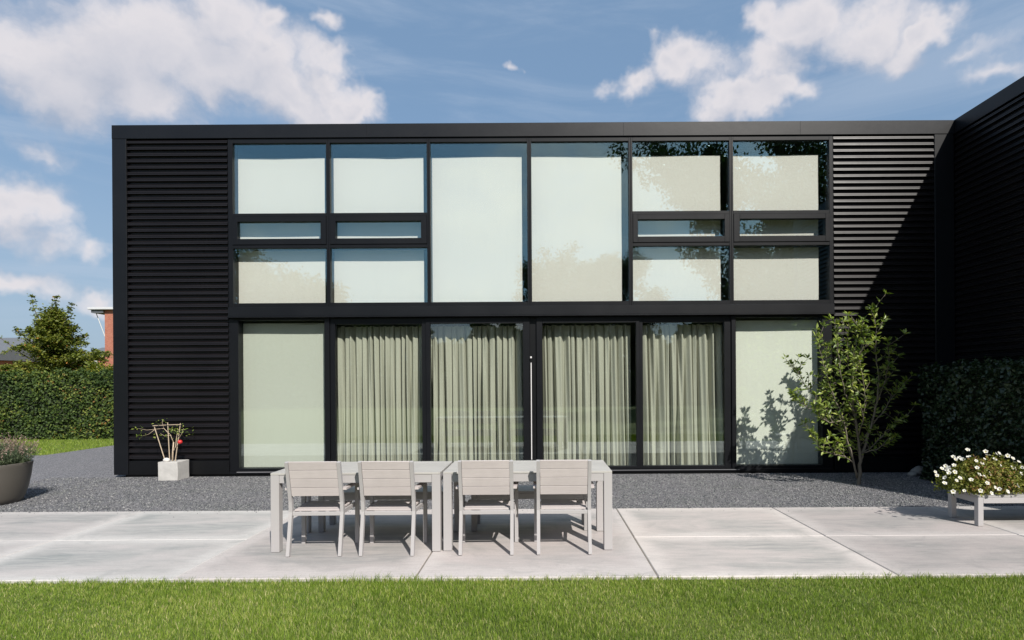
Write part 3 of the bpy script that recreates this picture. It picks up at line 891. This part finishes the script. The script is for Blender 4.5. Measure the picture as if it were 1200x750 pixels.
def shrub_tree():
    base = Vector((4.97, 8.80, -0.02))
    t = thing('magnolia_shrub', 'sunlit multi-stemmed young tree with glossy green leaves in gravel by the house corner', 'tree', base)
    def P(px, py, dy=0.0):
        return at(px, py, 8.8 + dy) - base
    stems = [
        [(1005, 572, 0), (1008, 555, 0), (1008, 535, 0), (1006, 512, -.03), (1001, 485, -.05), (998, 455, -.05), (1000, 425, -.08), (1004, 398, -.1)],
        [(1008, 540, 0), (1014, 520, .05), (1021, 500, .08), (1028, 470, .1), (1030, 440, .08), (1026, 410, .06), (1027, 385, .05), (1023, 362, .05)],
        [(1004, 560, 0), (1000, 540, -.05), (993, 515, -.1), (988, 492, -.12), (978, 465, -.15), (968, 440, -.18), (962, 415, -.2), (956, 395, -.2)],
        [(1001, 543, -.02), (990, 535, -.1), (975, 532, -.2), (962, 527, -.25), (955, 515, -.28), (951, 507, -.3)],
        [(993, 515, -.1), (980, 500, .02), (965, 480, .1), (950, 458, .15), (937, 440, .18), (926, 427, .2)],
        [(1001, 485, -.05), (990, 460, -.2), (984, 430, -.28), (982, 400, -.3), (979, 380, -.3)],
        [(1000, 440, -.07), (1008, 415, -.15), (1012, 395, -.2), (1008, 385, -.22)],
        [(1012, 530, 0), (1025, 520, .15), (1038, 505, .25), (1050, 495, .3), (1060, 490, .35)],
        [(1021, 500, .08), (1036, 480, .2), (1046, 465, .28), (1056, 455, .3), (1062, 446, .3)],
        [(1028, 470, .1), (1038, 445, .0), (1041, 420, -.1), (1040, 400, -.12)],
        [(965, 480, .1), (948, 478, .05), (935, 470, .0), (928, 463, .0)],
        [(988, 492, -.12), (972, 495, -.3), (962, 490, -.35), (955, 478, -.4)],
        [(1006, 512, -.03), (1012, 490, -.25), (1014, 465, -.35), (1011, 440, -.4), (1006, 420, -.4)],
        [(1000, 540, 0), (992, 520, .2), (985, 490, .3), (975, 460, .35), (972, 430, .35), (968, 405, .3)],
        [(1008, 535, 0), (1003, 500, .25), (1004, 465, .35), (994, 430, .4), (993, 400, .35), (994, 378, .3)],
        [(1012, 530, 0), (1026, 527, -.1), (1040, 520, -.2), (1050, 512, -.22)],
    ]
    bm = bmesh.new(); lp, ld, ls = [], [], []
    def cluster(p, axis, n, size):
        for k in range(n):
            a = k * 2.4 + random.uniform(-.4, .4)
            u = axis.cross(Vector((0.3, 0.8, 0.1))).normalized(); v = axis.cross(u)
            d = (u * math.cos(a) + v * math.sin(a)) * random.uniform(0.6, 1.1) + axis * random.uniform(0.3, 1.0)
            lp.append(p + d * 0.01); ld.append(d.normalized()); ls.append(size * random.uniform(0.65, 1.15))
    for si, st in enumerate(stems):
        pts = [P(*q) for q in st]
        # smooth-subdivide with a little wobble
        fine = []
        for i in range(len(pts) - 1):
            for k in range(4):
                fine.append(pts[i].lerp(pts[i + 1], k / 4) + Vector([random.gauss(0, 0.006) for _ in range(3)]) * (1 if (i or k) else 0))
        fine.append(pts[-1])
        r0 = 0.030 if si == 0 else (0.022 if si == 1 else (0.016 if si == 2 else 0.010))
        tube(bm, fine, [max(0.003, r0 * (1 - 0.85 * i / len(fine))) for i in range(len(fine))], 6)
        n = len(fine)
        start = 6 if si == 0 else 2
        for i in range(max(start, int(n * 0.30 if si < 3 else 1)), n):
            ax = (fine[min(i + 1, n - 1)] - fine[i - 1]).normalized()
            cluster(fine[i], ax, 2 if i < n * 0.5 else 5, 0.092)
            for _rep in range(1):
              if random.random() < (0.74 if si not in (7, 8, 15) else 0.4):
                # side twig
                a = random.uniform(0, 6.28)
                d = (Vector((math.cos(a), math.sin(a), random.uniform(0.5, 1.4)))).normalized()
                ln = random.uniform(0.08, 0.26)
                e1 = fine[i] + d * ln * 0.5 + Vector((0, 0, 0.01)); e2 = fine[i] + d * ln + Vector((0, 0, 0.04))
                tube(bm, [fine[i], e1, e2], [0.005, 0.004, 0.0025], 4)
                cluster(e1, d, 3, 0.085); cluster(e2, (d + Vector((0, 0, .5))).normalized(), random.randint(5, 7), 0.10)
        cluster(fine[-1], Vector((0, 0, 1)), 7, 0.10)
    obj('trunk', bm, M_bark, t, True)
    Pn = np.array(lp); Dn = np.array(ld)
    up = np.array([(0.15, -0.75, 0.8)]) * np.ones((len(Pn), 1))
    nr = up - Dn * (up * Dn).sum(1, keepdims=True) + 0.15
    leaf_obj('foliage', Pn, np.array(ls), np.array(ls) * 0.42, M_shrubleaf, t, N=nr, Dr=Dn, jitter=0.25, fold=0.3)
shrub_tree()

def hedge(name, label, x0, x1, y0, y1, h, n, m, size, group=None, seed=1):
    """clipped hedge: a shell of leaves plus twigs and dark stems inside"""
    rg = np.random.default_rng(seed)
    t = thing(name, label, 'hedge', ((x0 + x1) / 2, (y0 + y1) / 2, -0.03), group)
    cx, cy = (x0 + x1) / 2, (y0 + y1) / 2
    W_, D_ = x1 - x0, y1 - y0
    areas = np.array([W_ * h, W_ * h, D_ * h, D_ * h, W_ * D_]); areas = areas / areas.sum()
    side = rg.choice(5, n, p=areas)
    u, v = rg.random(n), rg.random(n)
    P = np.zeros((n, 3)); N = np.zeros((n, 3))
    for k, (px, py, pz, nn) in enumerate([(u * W_ - W_ / 2, np.full(n, -D_ / 2), v * h, (0, -1, .35)), (u * W_ - W_ / 2, np.full(n, D_ / 2), v * h, (0, 1, .35)),
                                  (np.full(n, -W_ / 2), u * D_ - D_ / 2, v * h, (-1, 0, .35)), (np.full(n, W_ / 2), u * D_ - D_ / 2, v * h, (1, 0, .35)),
                                  (u * W_ - W_ / 2, v * D_ - D_ / 2, np.full(n, h), (0, 0, 1))]):
        s = side == k
        P[s] = np.stack([px, py, pz], -1)[s]; N[s] = nn
    # lumpy surface: push leaves in and out with low frequency waves
    lump = 0.05 * np.sin(P[:, 0] * 4.3 + seed) * np.sin(P[:, 2] * 5.1 + 1) + 0.05 * np.sin(P[:, 0] * 9 + P[:, 2] * 3 + P[:, 1] * 7) + 0.03 * np.sin(P[:, 1] * 11 + P[:, 2] * 13 + P[:, 0] * 17)
    Nn = N / np.linalg.norm(N, axis=1, keepdims=True)
    P = P + Nn * (lump - np.abs(rg.normal(0, 0.07, n)))[:, None]
    P[:, 2] = np.clip(P[:, 2], 0.02, None)
    P[:, 2] += np.where(P[:, 2] > h - 0.15, np.abs(rg.normal(0, 0.035, n)) + 0.03 * np.sin(P[:, 0] * 2.3), 0)
    r = rg.beta(2, 2.5, n) + 0.16 * np.sin(P[:, 0] * 1.7 + 2 * np.sin(P[:, 2] * 2.2 + seed)) + 0.10 * np.sin(P[:, 0] * 6.1) * np.sin(P[:, 2] * 7.3 + 1)
    leaf_obj('foliage', P, rg.uniform(0.6, 1.2, n) * size, rg.uniform(0.5, 0.8, n) * size, m, t, N=N, jitter=0.75, rnd=r, rg=rg)
    bm = bmesh.new()
    k = max(3, int(max(W_, D_) / 0.5))
    for i in range(k):
        f = (i + 0.5) / k
        x, y = (f * W_ - W_ / 2, 0) if W_ > D_ else (0, f * D_ - D_ / 2)
        tube(bm, [(x, y, 0.01), (x + .05, y, h * .5), (x, y + .03, h * .85)], [0.03, 0.02, 0.01], 5)
    # woody mass that fills the inside
    box(bm, -W_ / 2 + 0.20, W_ / 2 - 0.20, -D_ / 2 + 0.20, D_ / 2 - 0.20, 0.05, h - 0.18)
    obj('branches', bm, plain(name + '_wood', (0.02, 0.028, 0.012), 0.95), t)
    return t
hedge('ivy_hedge', 'tall clipped ivy hedge behind the grass strip at the left', -21.5, -8.5, 17.0, 17.9, 2.02, 52000, M_hedge, 0.085, seed=3)
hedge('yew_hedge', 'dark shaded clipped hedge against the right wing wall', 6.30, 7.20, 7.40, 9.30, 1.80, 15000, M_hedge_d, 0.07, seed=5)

# grass strip in front of the far left hedge
def strip():
    n = 26000
    x = rng.uniform(-17.5, -9, n); y = rng.uniform(13.0, 17.0, n)
    k = (y > 12.95) & ((x < -11.5) | (y > 30)); x, y = x[k], y[k]; n = len(x)
    h = rng.uniform(0.03, 0.07, n); w = rng.uniform(0.004, 0.008, n); a = rng.uniform(0, 6.28, n)
    B = np.stack([x, y, np.full(n, -0.03)], -1); s = np.stack([np.cos(a), np.sin(a), np.zeros(n)], -1) * w[:, None]
    T = B + np.stack([rng.normal(0, .02, n), rng.normal(0, .02, n), h], -1)
    V = np.stack([B - s, B + s, T], 1); f = (np.arange(n) * 3)[:, None] + np.array([[0, 1, 2]])
    o = np_mesh('grass_strip', V.reshape(-1, 3), f, np.repeat(rng.beta(2, 2, n) * 0.9, 3), M_grass)
    tag(o, 'bright green grass strip between the gravel and the left hedge', 'grass', kind='stuff')
strip()

def conic_tree():
    base = Vector((at(62, 440, 21.5).x, 21.5, -0.03))
    t = thing('oak_tree', 'broad yellow-green tree with wispy top branches behind the left hedge', 'tree', base)
    bm = bmesh.new(); LP, LD = [], []
    H = 5.0
    trunk = [Vector((0, 0, 0)), Vector((0.05, 0, 1.2)), Vector((-0.02, .05, 2.4)), Vector((0.05, 0, 3.5)), Vector((0.1, 0, 4.3)), Vector((0.15, 0, 4.75))]
    tube(bm, trunk, [.13, .11, .09, .06, .03, .012], 8)
    def limb(p, d, ln, r, spread, lfn, droop=0.0):
        pts = [p]; q = p; dd = d.normalized()
        k = 7
        for i in range(k):
            dd = (dd + Vector([random.gauss(0, .13) for _ in range(3)]) + Vector((0, 0, -droop))).normalized()
            q = q + dd * ln / k; pts.append(q)
        tube(bm, pts, [max(.006, r * (1 - i / (k + 1))) for i in range(k + 1)], 5)
        for i in range(1, k + 1):
            for _ in range(lfn):
                s = spread * (1.15 - 0.8 * i / k)
                LP.append(pts[i] + Vector((random.gauss(0, s), random.gauss(0, s), random.gauss(0, s * 0.6)))); LD.append(dd)
    for i in range(74):
        z = 0.9 + 3.6 * (i / 74) ** 1.05
        a = i * 2.399 + random.uniform(-.3, .3)
        prof = 2.2 if z < 1.9 else 2.2 - (z - 1.9) * 0.86
        ln = prof * random.uniform(0.75, 1.08)
        limb(Vector((0.05, 0, z)), Vector((math.cos(a), math.sin(a), random.uniform(-.05, .6))), ln, .035, 0.20, 58, 0.015)
    limb(Vector((0.05, 0, 3.1)), Vector((-.68, -.1, .80)), 2.75, .03, 0.12, 34)
    limb(Vector((0.0, 0, 3.0)), Vector((-.9, -.1, .2)), 1.8, .03, 0.11, 24)
    limb(Vector((0.0, 0, 2.3)), Vector((-1, -.1, .35)), 2.7, .03, 0.10, 16)
    limb(Vector((0.1, 0, 4.0)), Vector((.12, -.1, .9)), 1.05, .02, 0.11, 30)
    limb(Vector((0.1, 0, 3.6)), Vector((.7, -.1, .7)), 1.5, .02, 0.10, 26)
    limb(Vector((0.1, 0, 2.6)), Vector((1, -.1, .35)), 2.2, .02, 0.10, 20)
    obj('trunk', bm, M_barkd, t, True)
    P = np.array(LP); D = np.array(LD); n = len(P)
    up = np.tile(np.array([0.0, -0.2, 1.0]), (n, 1))
    clump = 0.5 + 0.5 * np.sin(P[:, 0] * 5 + 2 * np.sin(P[:, 2] * 4)) * np.sin(P[:, 2] * 6 + P[:, 1] * 3)
    r = np.clip(rng.beta(2, 2.4, n) * 0.85 + (clump - .5) * 0.2, 0, 0.93)
    r = np.where(rng.random(n) < 0.02 + 0.06 * (clump > .85), rng.uniform(.93, 1, n), r)
    leaf_obj('foliage', P, rng.uniform(.07, .13, n), rng.uniform(.045, .075, n), M_treeleaf, t, N=up, jitter=0.6, rnd=r)
conic_tree()

def blob_bush(name, label, cat, loc, rad, n, m, size, group=None, rg=None):
    t = thing(name, label, cat, loc, group)
    d = rng.normal(size=(n, 3)); d /= np.linalg.norm(d, axis=1, keepdims=True)
    k = 1 - np.abs(rng.normal(0, .17, n))
    k *= 1 + .14 * np.sin(d[:, 0] * 7 + 1) * np.sin(d[:, 2] * 6) + .08 * np.sin(d[:, 1] * 13 + d[:, 0] * 9)
    P = d * k[:, None] * np.array(rad); P[:, 2] = np.abs(P[:, 2] + rad[2] * .9)
    leaf_obj('foliage', P, rng.uniform(.7, 1.2, n) * size, rng.uniform(.4, .7, n) * size, m, t, N=d, jitter=0.7)
    bm = bmesh.new()
    for i in range(6):
        a = i * 1.05
        tube(bm, [(0, 0, 0), (math.cos(a) * rad[0] * .3, math.sin(a) * rad[1] * .3, rad[2] * .8), (math.cos(a) * rad[0] * .6, math.sin(a) * rad[1] * .6, rad[2] * 1.5)], [.03, .02, .01], 5)
    obj('branches', bm, M_barkd, t)
    return t
b0 = at(124, 436, 19.2)
blob_bush('garden_shrub', 'bright yellow-green shrub peeping over the hedge beside the house', 'shrub', (b0.x - .1, 19.2, -.03), (1.0, .7, 1.25), 9000, M_yellowleaf, .1)
b1 = at(18, 436, 19.6)
blob_bush('garden_shrub', 'red and green shrub peeping over the hedge at the left edge', 'shrub', (b1.x - .4, 19.6, -.03), (1.7, .7, 1.16), 9000, M_treeleaf, .1)

# big pot with lavender
pc = Vector((-7.62, 7.76, -0.012))
pot = thing('round_planter', 'large taupe round planter at the left edge on gravel', 'planter', pc)
bm = bmesh.new()
lathe(bm, [(0.34, 0.0), (0.365, 0.012), (0.395, 0.08), (0.435, 0.22), (0.462, 0.38), (0.475, 0.50), (0.482, 0.545), (0.478, 0.555), (0.455, 0.555), (0.448, 0.54), (0.44, 0.46)], 64)
obj('bowl', bm, M_pot, pot, True)
bm = bmesh.new(); lathe(bm, [(0.445, 0.47), (0.445, 0.49)], 40); obj('soil', bm, M_soil, pot)
lav = thing('lavender_plant', 'grey-green lavender with faded pink flower spikes filling the round planter', 'plant', pc + Vector((0, 0, 0.49)))
def lavender():
    n = 900
    a = rng.uniform(0, 6.28, n); r = np.sqrt(rng.random(n)) * .40
    LP, LD, FP, FD = [], [], [], []
    for i in range(n):
        b = Vector((math.cos(a[i]) * r[i], math.sin(a[i]) * r[i], 0))
        out = Vector((math.cos(a[i]), math.sin(a[i]), 0)) * (r[i] * 1.0 + random.gauss(0, .12))
        h = random.uniform(.18, .37) * (1.15 - r[i])
        tip = b + out * .28 + Vector((0, 0, h))
        for k in range(16):
            f = random.random()
            LP.append(b.lerp(tip, f)); LD.append((tip - b).normalized())
        if random.random() < .55:
            tip2 = tip + (tip - b).normalized() * random.uniform(.04, .12) + Vector((0, 0, .02))
            for k in range(9):
                f = random.uniform(0, 1)
                FP.append(tip.lerp(tip2, f)); FD.append((tip2 - tip).normalized())
    leaf_obj('foliage', np.array(LP), rng.uniform(.03, .06, len(LP)), .008, M_lav, lav, Dr=np.array(LD), jitter=.7)
    leaf_obj('flower_spikes', np.array(FP), rng.uniform(.015, .03, len(FP)), .009, M_lavf, lav, Dr=np.array(FD), jitter=.5)
lavender()

# small concrete cube with sticks
c0 = at(196.5, 562, 9.52)
cb = thing('cube_planter', 'small square white concrete planter on gravel at the black wall', 'planter', (c0.x, 9.68, -0.012))
bm = bmesh.new()
box(bm, -.165, .165, -.16, .16, 0, .315, .006)
bmesh.ops.subdivide_edges(bm, edges=bm.edges[:], cuts=2, use_grid_fill=True)
for v in bm.verts: v.co += Vector([random.gauss(0, .0016) for _ in range(3)])
obj('box', bm, M_cube, cb)
cz = 0.303
def CP(px, py, D=9.66): return at(px, py, D) - Vector((c0.x, 9.68, -0.012))
pl = thing('young_fruit_tree', 'spindly staked plant with sparse leaves and one red fruit in the concrete cube', 'plant', (c0.x, 9.68, -0.012 + 0.30))
def QP(px, py, D=9.66): return at(px, py, D) - Vector((c0.x, 9.68, -0.012 + 0.30))
bm = bmesh.new()
tube(bm, [QP(202, 543), QP(202.5, 530), QP(203.5, 518)], [.014, .013, .010], 7)
tube(bm, [QP(202.5, 530), QP(206, 523), QP(207, 512), QP(209, 503)], [.009, .008, .006, .004], 6)
tube(bm, [QP(203.5, 519), QP(200, 510), QP(192, 502), QP(182, 503), QP(172, 504), QP(162, 502)], [.007, .006, .005, .004, .003, .002], 5)
tube(bm, [QP(182, 503), QP(174, 509), QP(166, 511)], [.004, .003, .002], 5)
tube(bm, [QP(200, 510), QP(193, 511), QP(188, 508)], [.004, .003, .002], 5)
tube(bm, [QP(192, 502), QP(190, 495), QP(191, 492)], [.004, .003, .002], 5)
tube(bm, [QP(206, 520), QP(213, 508), QP(215, 502)], [.004, .003, .002], 5)
obj('stem', bm, M_stake, pl, True)
LP = []
for (px, py, n, s) in [(162, 502, 12, .05), (166, 511, 12, .05), (190, 510, 12, .07), (191, 493, 8, .05), (209, 503, 26, .10), (213, 507, 24, .09), (202, 505, 14, .08), (185, 497, 6, .05)]:
    p = QP(px, py)
    for k in range(n): LP.append(np.array(p) + np.array([random.gauss(0, s), random.gauss(0, s * .8), random.gauss(0, s * .55)]))
leaf_obj('foliage', np.array(LP), rng.uniform(.035, .06, len(LP)), .02, M_shrubleaf, pl, N=np.tile([0, -.5, 1.], (len(LP), 1)), jitter=.5)
bm = bmesh.new(); bmesh.ops.create_icosphere(bm, subdivisions=3, radius=.037); bmesh.ops.translate(bm, verts=bm.verts, vec=QP(211, 518, 9.6))
obj('fruit', bm, M_red, pl, True)
for k, (a, b) in enumerate([((194.5, 543), (180.5, 499)), ((199, 543), (196.5, 495)), ((205, 543), (211.5, 496))]):
    bm = bmesh.new(); tube(bm, [QP(*a), QP(*b)], [.008, .007], 6); obj('stake', bm, M_stake, pl)
bm = bmesh.new(); tube(bm, [QP(179, 499, 9.645), QP(196, 498, 9.645), QP(212, 497.5, 9.645)], [.006, .006, .006], 6); obj('crossbar', bm, M_stake, pl)

def rock(name, label, loc, s, m, seed):
    bm = bmesh.new(); bmesh.ops.create_icosphere(bm, subdivisions=3, radius=1)
    rd = random.Random(seed); dirs = [(Vector([rd.gauss(0, 1) for _ in range(3)]).normalized(), rd.uniform(.75, .95)) for _ in range(9)]
    for v in bm.verts:
        for d, c in dirs:
            q = v.co.dot(d)
            if q > c: v.co -= d * (q - c) * .8
        v.co = Vector((v.co.x * s[0], v.co.y * s[1], max(v.co.z, -.7) * s[2] + s[2] * .7))
    o = obj(name, bm, m, None, True); o.location = loc
    return tag(o, label, 'stone')
rock('pebble', 'round white pebble on the rim of the concrete cube', (c0.x - .055, 9.58, .303), (.055, .05, .04), M_pebble, 1)
rock('boulder', 'grey boulder in the shade between the shrub and the dark hedge', (6.47, 9.62, -.02), (.13, .11, .10), M_rock, 4)
rock('boulder', 'smaller paler boulder leaning on the larger one by the dark hedge', (6.30, 9.52, -.02), (.085, .08, .055), M_rock, 6)

# white petunias on the bench
def petunias():
    org = Vector((5.09, 6.40, 0.337))
    t = thing('petunia_plant', 'bushy plant covered in small white flowers on the low bench', 'plant', org)
    bm = bmesh.new(); lathe(bm, [(.15, 0), (.18, .02), (.20, .065), (.205, .07), (.19, .072), (.18, .05)], 36); obj('bowl', bm, M_pot, t, True)
    n = 8500
    d = rng.normal(size=(n, 3)); d /= np.linalg.norm(d, axis=1, keepdims=True); d[:, 2] = np.abs(d[:, 2]) * 1.0 - .12
    k = 1 - np.abs(rng.normal(0, .27, n)); k *= 1 + .16 * np.sin(d[:, 0] * 9) * np.sin(d[:, 1] * 8 + 2) 
    P = d * k[:, None] * np.array([.52, .26, .37]) + np.array([0, 0, .06]); P[:, 2] = np.maximum(P[:, 2], .012)
    rr = np.clip(rng.beta(2, 2.2, n) + .18 * np.sin(P[:, 0] * 6 + 2), 0, 1)
    leaf_obj('foliage', P, rng.uniform(.025, .05, n), rng.uniform(.012, .022, n), M_petleaf, t, N=d, jitter=.8, rnd=rr)
    bm = bmesh.new()
    for i in range(40):
        a = random.uniform(0, 6.28); q = Vector((math.cos(a) * .45, math.sin(a) * .26, random.uniform(.05, .3)))
        tube(bm, [(0, 0, .06), q * .55 + Vector((0, 0, .04)), q], [.004, .003, .002], 4)
    tube(bm, [(-.16, 0, .1), (-.17, -.05, .28), (-.20, -.06, .36)], [.006, .005, .004], 5)
    obj('stems', bm, M_petleaf, t)
    # one flower: five lobed trumpet disc
    me = None
    spots = [(-20, 5), (-13, -14), (1, 46)]
    fl = [(1096, 553), (1098, 557), (1104, 549), (1108, 546), (1107, 566), (1112, 554), (1119, 553), (1118, 545), (1120, 538), (1124, 536), (1117, 535), (1125, 560), (1121, 563), (1117, 576), (1130, 575), (1149, 575), (1145, 548), (1144, 540), (1151, 543), (1154, 538), (1154, 558), (1148, 556), (1157, 566), (1162, 578), (1166, 571), (1171, 573), (1168, 532), (1171, 531), (1173, 546), (1181, 534), (1187, 537), (1186, 548), (1190, 549), (1194, 541), (1197, 555), (1181, 576), (1193, 569), (1166, 538), (1155, 529), (1134, 527), (1198, 548), (1160, 555), (1138, 562)]
    def flower_mesh():
        bm = bmesh.new(); seg = 20; r = .024
        c = bm.verts.new((0, 0, -.012)); rings = []
        for (q, z) in ((.34, -.010), (.6, .0), (1.0, .003)):
            ring = []
            for k in range(seg):
                a = k * 2 * math.pi / seg; lob = 1 + .13 * math.cos(5 * a) * q
                ring.append(bm.verts.new((math.cos(a) * r * q * lob, math.sin(a) * r * q * lob, z + .003 * math.cos(10 * a) * q)))
            rings.append(ring)
        for k in range(seg):
            f = bm.faces.new([c, rings[0][k], rings[0][(k + 1) % seg]]); f.material_index = 1
        for i in range(2):
            for k in range(seg): bm.faces.new([rings[i][k], rings[i + 1][k], rings[i + 1][(k + 1) % seg], rings[i][(k + 1) % seg]])
        m = bpy.data.meshes.new('flower'); bm.to_mesh(m); bm.free()
        m.materials.append(M_petal); m.materials.append(M_flowerc)
        return m
    me = flower_mesh()
    extra = [(1140 + random.uniform(-38, 120), 0) for _ in range(22)]
    for i, (px, py) in enumerate(fl):
        f = max(0, min(1, (py - 527) / 50.0))
        D = 6.40 - .30 * f
        if py > 570: D = 6.13
        p = at(px, py, D) - org
        o = bpy.data.objects.new('flower', me); C.objects.link(o); o.parent = t; o.location = p
        d = Vector((random.gauss(0, .5) + (px - 1150) / 110, -1.0 + random.gauss(0, .2), .55 + random.gauss(0, .3) + (1 - f) * .5))
        o.rotation_euler = d.to_track_quat('Z', 'X').to_euler(); s = random.uniform(.7, 1.0); o.scale = (s, s, s)
    for i in range(24):
        a = random.uniform(0, 3.6) - .3; e = random.uniform(.2, 1.2)
        p = Vector((math.cos(a) * math.cos(e) * .5, math.sin(a) * math.cos(e) * .26, math.sin(e) * .37 + .06))
        o = bpy.data.objects.new('flower', me); C.objects.link(o); o.parent = t; o.location = p
        o.rotation_euler = (p + Vector((0, -.1, .2))).to_track_quat('Z', 'X').to_euler()
petunias()

# ------------------------------------------------------------------ far buildings left
bb = at(123, 420, 40); top = at(123, 361, 40).z
br = thing('brick_building', 'red brick building with a flat overhanging roof beside the black house', 'building', (bb.x, 40, -.03))
boxo('wall', M_brick, br, 0, 7, 0, 8, 0, top - .12)
boxo('flat_roof', plain('white_roof_edge', (.55, .56, .58), .6), br, -1.0, 7.3, -.3, 8.2, top - .10, top + .06, bev=.01)
boxo('soffit', M_slate, br, -.85, -.003, -.15, 3, top - .32, top - .104)
bm = bmesh.new(); tube(bm, [(-.75, .2, top - .33), (-.02, .25, top - 2.4)], .025, 6); obj('brace', bm, M_render, br)
boxo('downpipe', M_render, br, -.07, -.003, .3, .37, .0, 2.2)

def house_far(name, label, x0, x1, D, zr, ze, depth=7):
    t = thing(name, label, 'building', ((x0 + x1) / 2, D, -.03)); w = (x1 - x0) / 2
    boxo('wall', M_brick, t, -w, w, 0, depth, 0, ze)
    bm = bmesh.new()
    vs = [(-w - .2, -.3, ze + .01), (w + .2, -.3, ze + .01), (w + .2, depth / 2, zr), (-w - .2, depth / 2, zr), (w + .2, depth + .3, ze + .01), (-w - .2, depth + .3, ze + .01)]
    v = [bm.verts.new(q) for q in vs]
    bm.faces.new([v[0], v[1], v[2], v[3]]); bm.faces.new([v[3], v[2], v[4], v[5]]); bm.faces.new([v[0], v[3], v[5]]); bm.faces.new([v[1], v[4], v[2]]); bm.faces.new([v[0], v[5], v[4], v[1]])
    obj('roof', bm, M_slate, t)
    boxo('gutter', M_render, t, -w - .2, w + .2, -.40, -.302, ze - .04, ze + .06)
    k = 0
    x = -w + .9
    while x < w - 1.2:
        f = boxo('window', M_render, t, x, x + 1.1, -.03, -.002, .9, ze - .4)
        boxo('pane', plain('dark_pane', (.03, .035, .04), .1), f, x + .07, x + 1.03, -.045, -.031, .97, ze - .47)
        x += 2.6
a = at(0, 400, 34)
house_far('brick_house', 'low brick house with grey slate roof behind the tree at the left edge', at(-70, 400, 34).x, at(21, 400, 34).x, 32, at(5, 399, 35.5).z + .2, at(5, 421, 32).z)
house_far('brick_house', 'small grey roofed house glimpsed between the tree and the brick building', at(92, 400, 60).x, at(122, 400, 60).x, 60, at(118, 407, 63.5).z, at(118, 418, 60).z)

# ------------------------------------------------------------------ garden side behind the viewer, seen mirrored in the glass
def big_tree_mesh(seed, H, R_):
    rd = random.Random(seed); rg = np.random.default_rng(seed)
    bm = bmesh.new(); tips = []
    def grow(p, d, ln, r, lvl):
        pts = [p]; q = p; dd = d
        for i in range(4):
            dd = (dd + Vector([rd.gauss(0, .12) for _ in range(3)]) + Vector((0, 0, .03))).normalized(); q = q + dd * ln / 4; pts.append(q)
        tube(bm, pts, [r * (1 - .5 * i / 4) for i in range(5)], 6)
        if lvl >= 3: tips.append(q); tips.append(pts[2]); return
        for k in range(5 if lvl else 7):
            a = k * 2.4 + rd.uniform(-.5, .5); s = rd.uniform(.5, 1.1)
            nd = (dd + Vector((math.cos(a) * s, math.sin(a) * s, rd.uniform(-.1, .4)))).normalized()
            grow(pts[2 + k % 3], nd, ln * rd.uniform(.55, .75), r * .5, lvl + 1)
    grow(Vector((0, 0, 0)), Vector((0, 0, 1)), H * .42, H * .022, 0)
    T = np.array(tips)
    P = T[rg.integers(0, len(T), 44000)] + rg.normal(0, R_, (44000, 3))
    P[:, 2] = np.maximum(P[:, 2], 1.5)
    V, f = leaves(P, rg.uniform(.16, .30, len(P)), rg.uniform(.11, .19, len(P)), rg=rg)
    return bm, V, f, rg.random(len(P))
def big_tree(label, loc, H, seed, sc=1.0):
    t = thing('garden_tree', label, 'tree', loc, 'garden trees mirrored in the windows', rz=seed)
    bm, V, f, r = big_tree_mesh(seed, H, .34)
    obj('trunk', bm, M_barkd, t, True)
    np_mesh('crown', V, f, np.repeat(r, 5), M_bigleaf, t)
    return t
t1 = big_tree('tall dark tree mirrored in the top right windows', (19.0, -30, -.03), 18.3, 11)
t1.scale = (1.42, 1.42, 1.45)
t2 = big_tree('slender tree mirrored in the lower left upstairs window', (-16.5, -24, -.03), 11.5, 23)
tr = [(6.5, -31, 1.02, 'tree mirrored beside the tall undivided panes'), (17.5, -28, 1.15, 'broad tree mirrored in the rightmost windows'),
      (-27, -30, .9, 'tree mirrored at the far left of the glass')]
for i, (x, y, s, lb) in enumerate(tr):
    o = copy_tree(t1 if i % 2 == 0 else t2); o.location = (x, y, -.03); o.scale = (s, s, s * .95); o.rotation_euler = (0, 0, 1.7 * i + .6); o['label'] = lb
def woodland():
    n = 60000
    x = rng.uniform(-52, 48, n)
    top = 7.6 + 1.6 * np.sin(x * 0.31 + 1) + 1.1 * np.sin(x * 0.83) + 0.7 * np.sin(x * 2.1 + 2)
    z = top * rng.random(n) ** 0.7
    y = -36 - rng.uniform(0, 4, n) * (0.4 + 0.6 * (1 - z / top)) + 1.2 * np.sin(x * 1.9) * np.sin(z * 1.1) - z * 0.25
    P = np.stack([x, y, z + rng.normal(0, .3, n)], -1)
    o = leaf_obj('woodland', P, rng.uniform(.45, .9, n), rng.uniform(.3, .55, n), M_bigleaf, None, N=np.tile([0, 1., .5], (n, 1)), jitter=.8)
    tag(o, 'distant dark belt of trees across the lawn, mirrored along the ground floor glass', 'woodland', kind='stuff')
woodland()
hedge('garden_hedge', 'long low hedge across the lawn, mirrored in the sliding doors', -34, 30, -20.9, -20, 2.3, 26000, M_bigleaf, 0.24, seed=9)
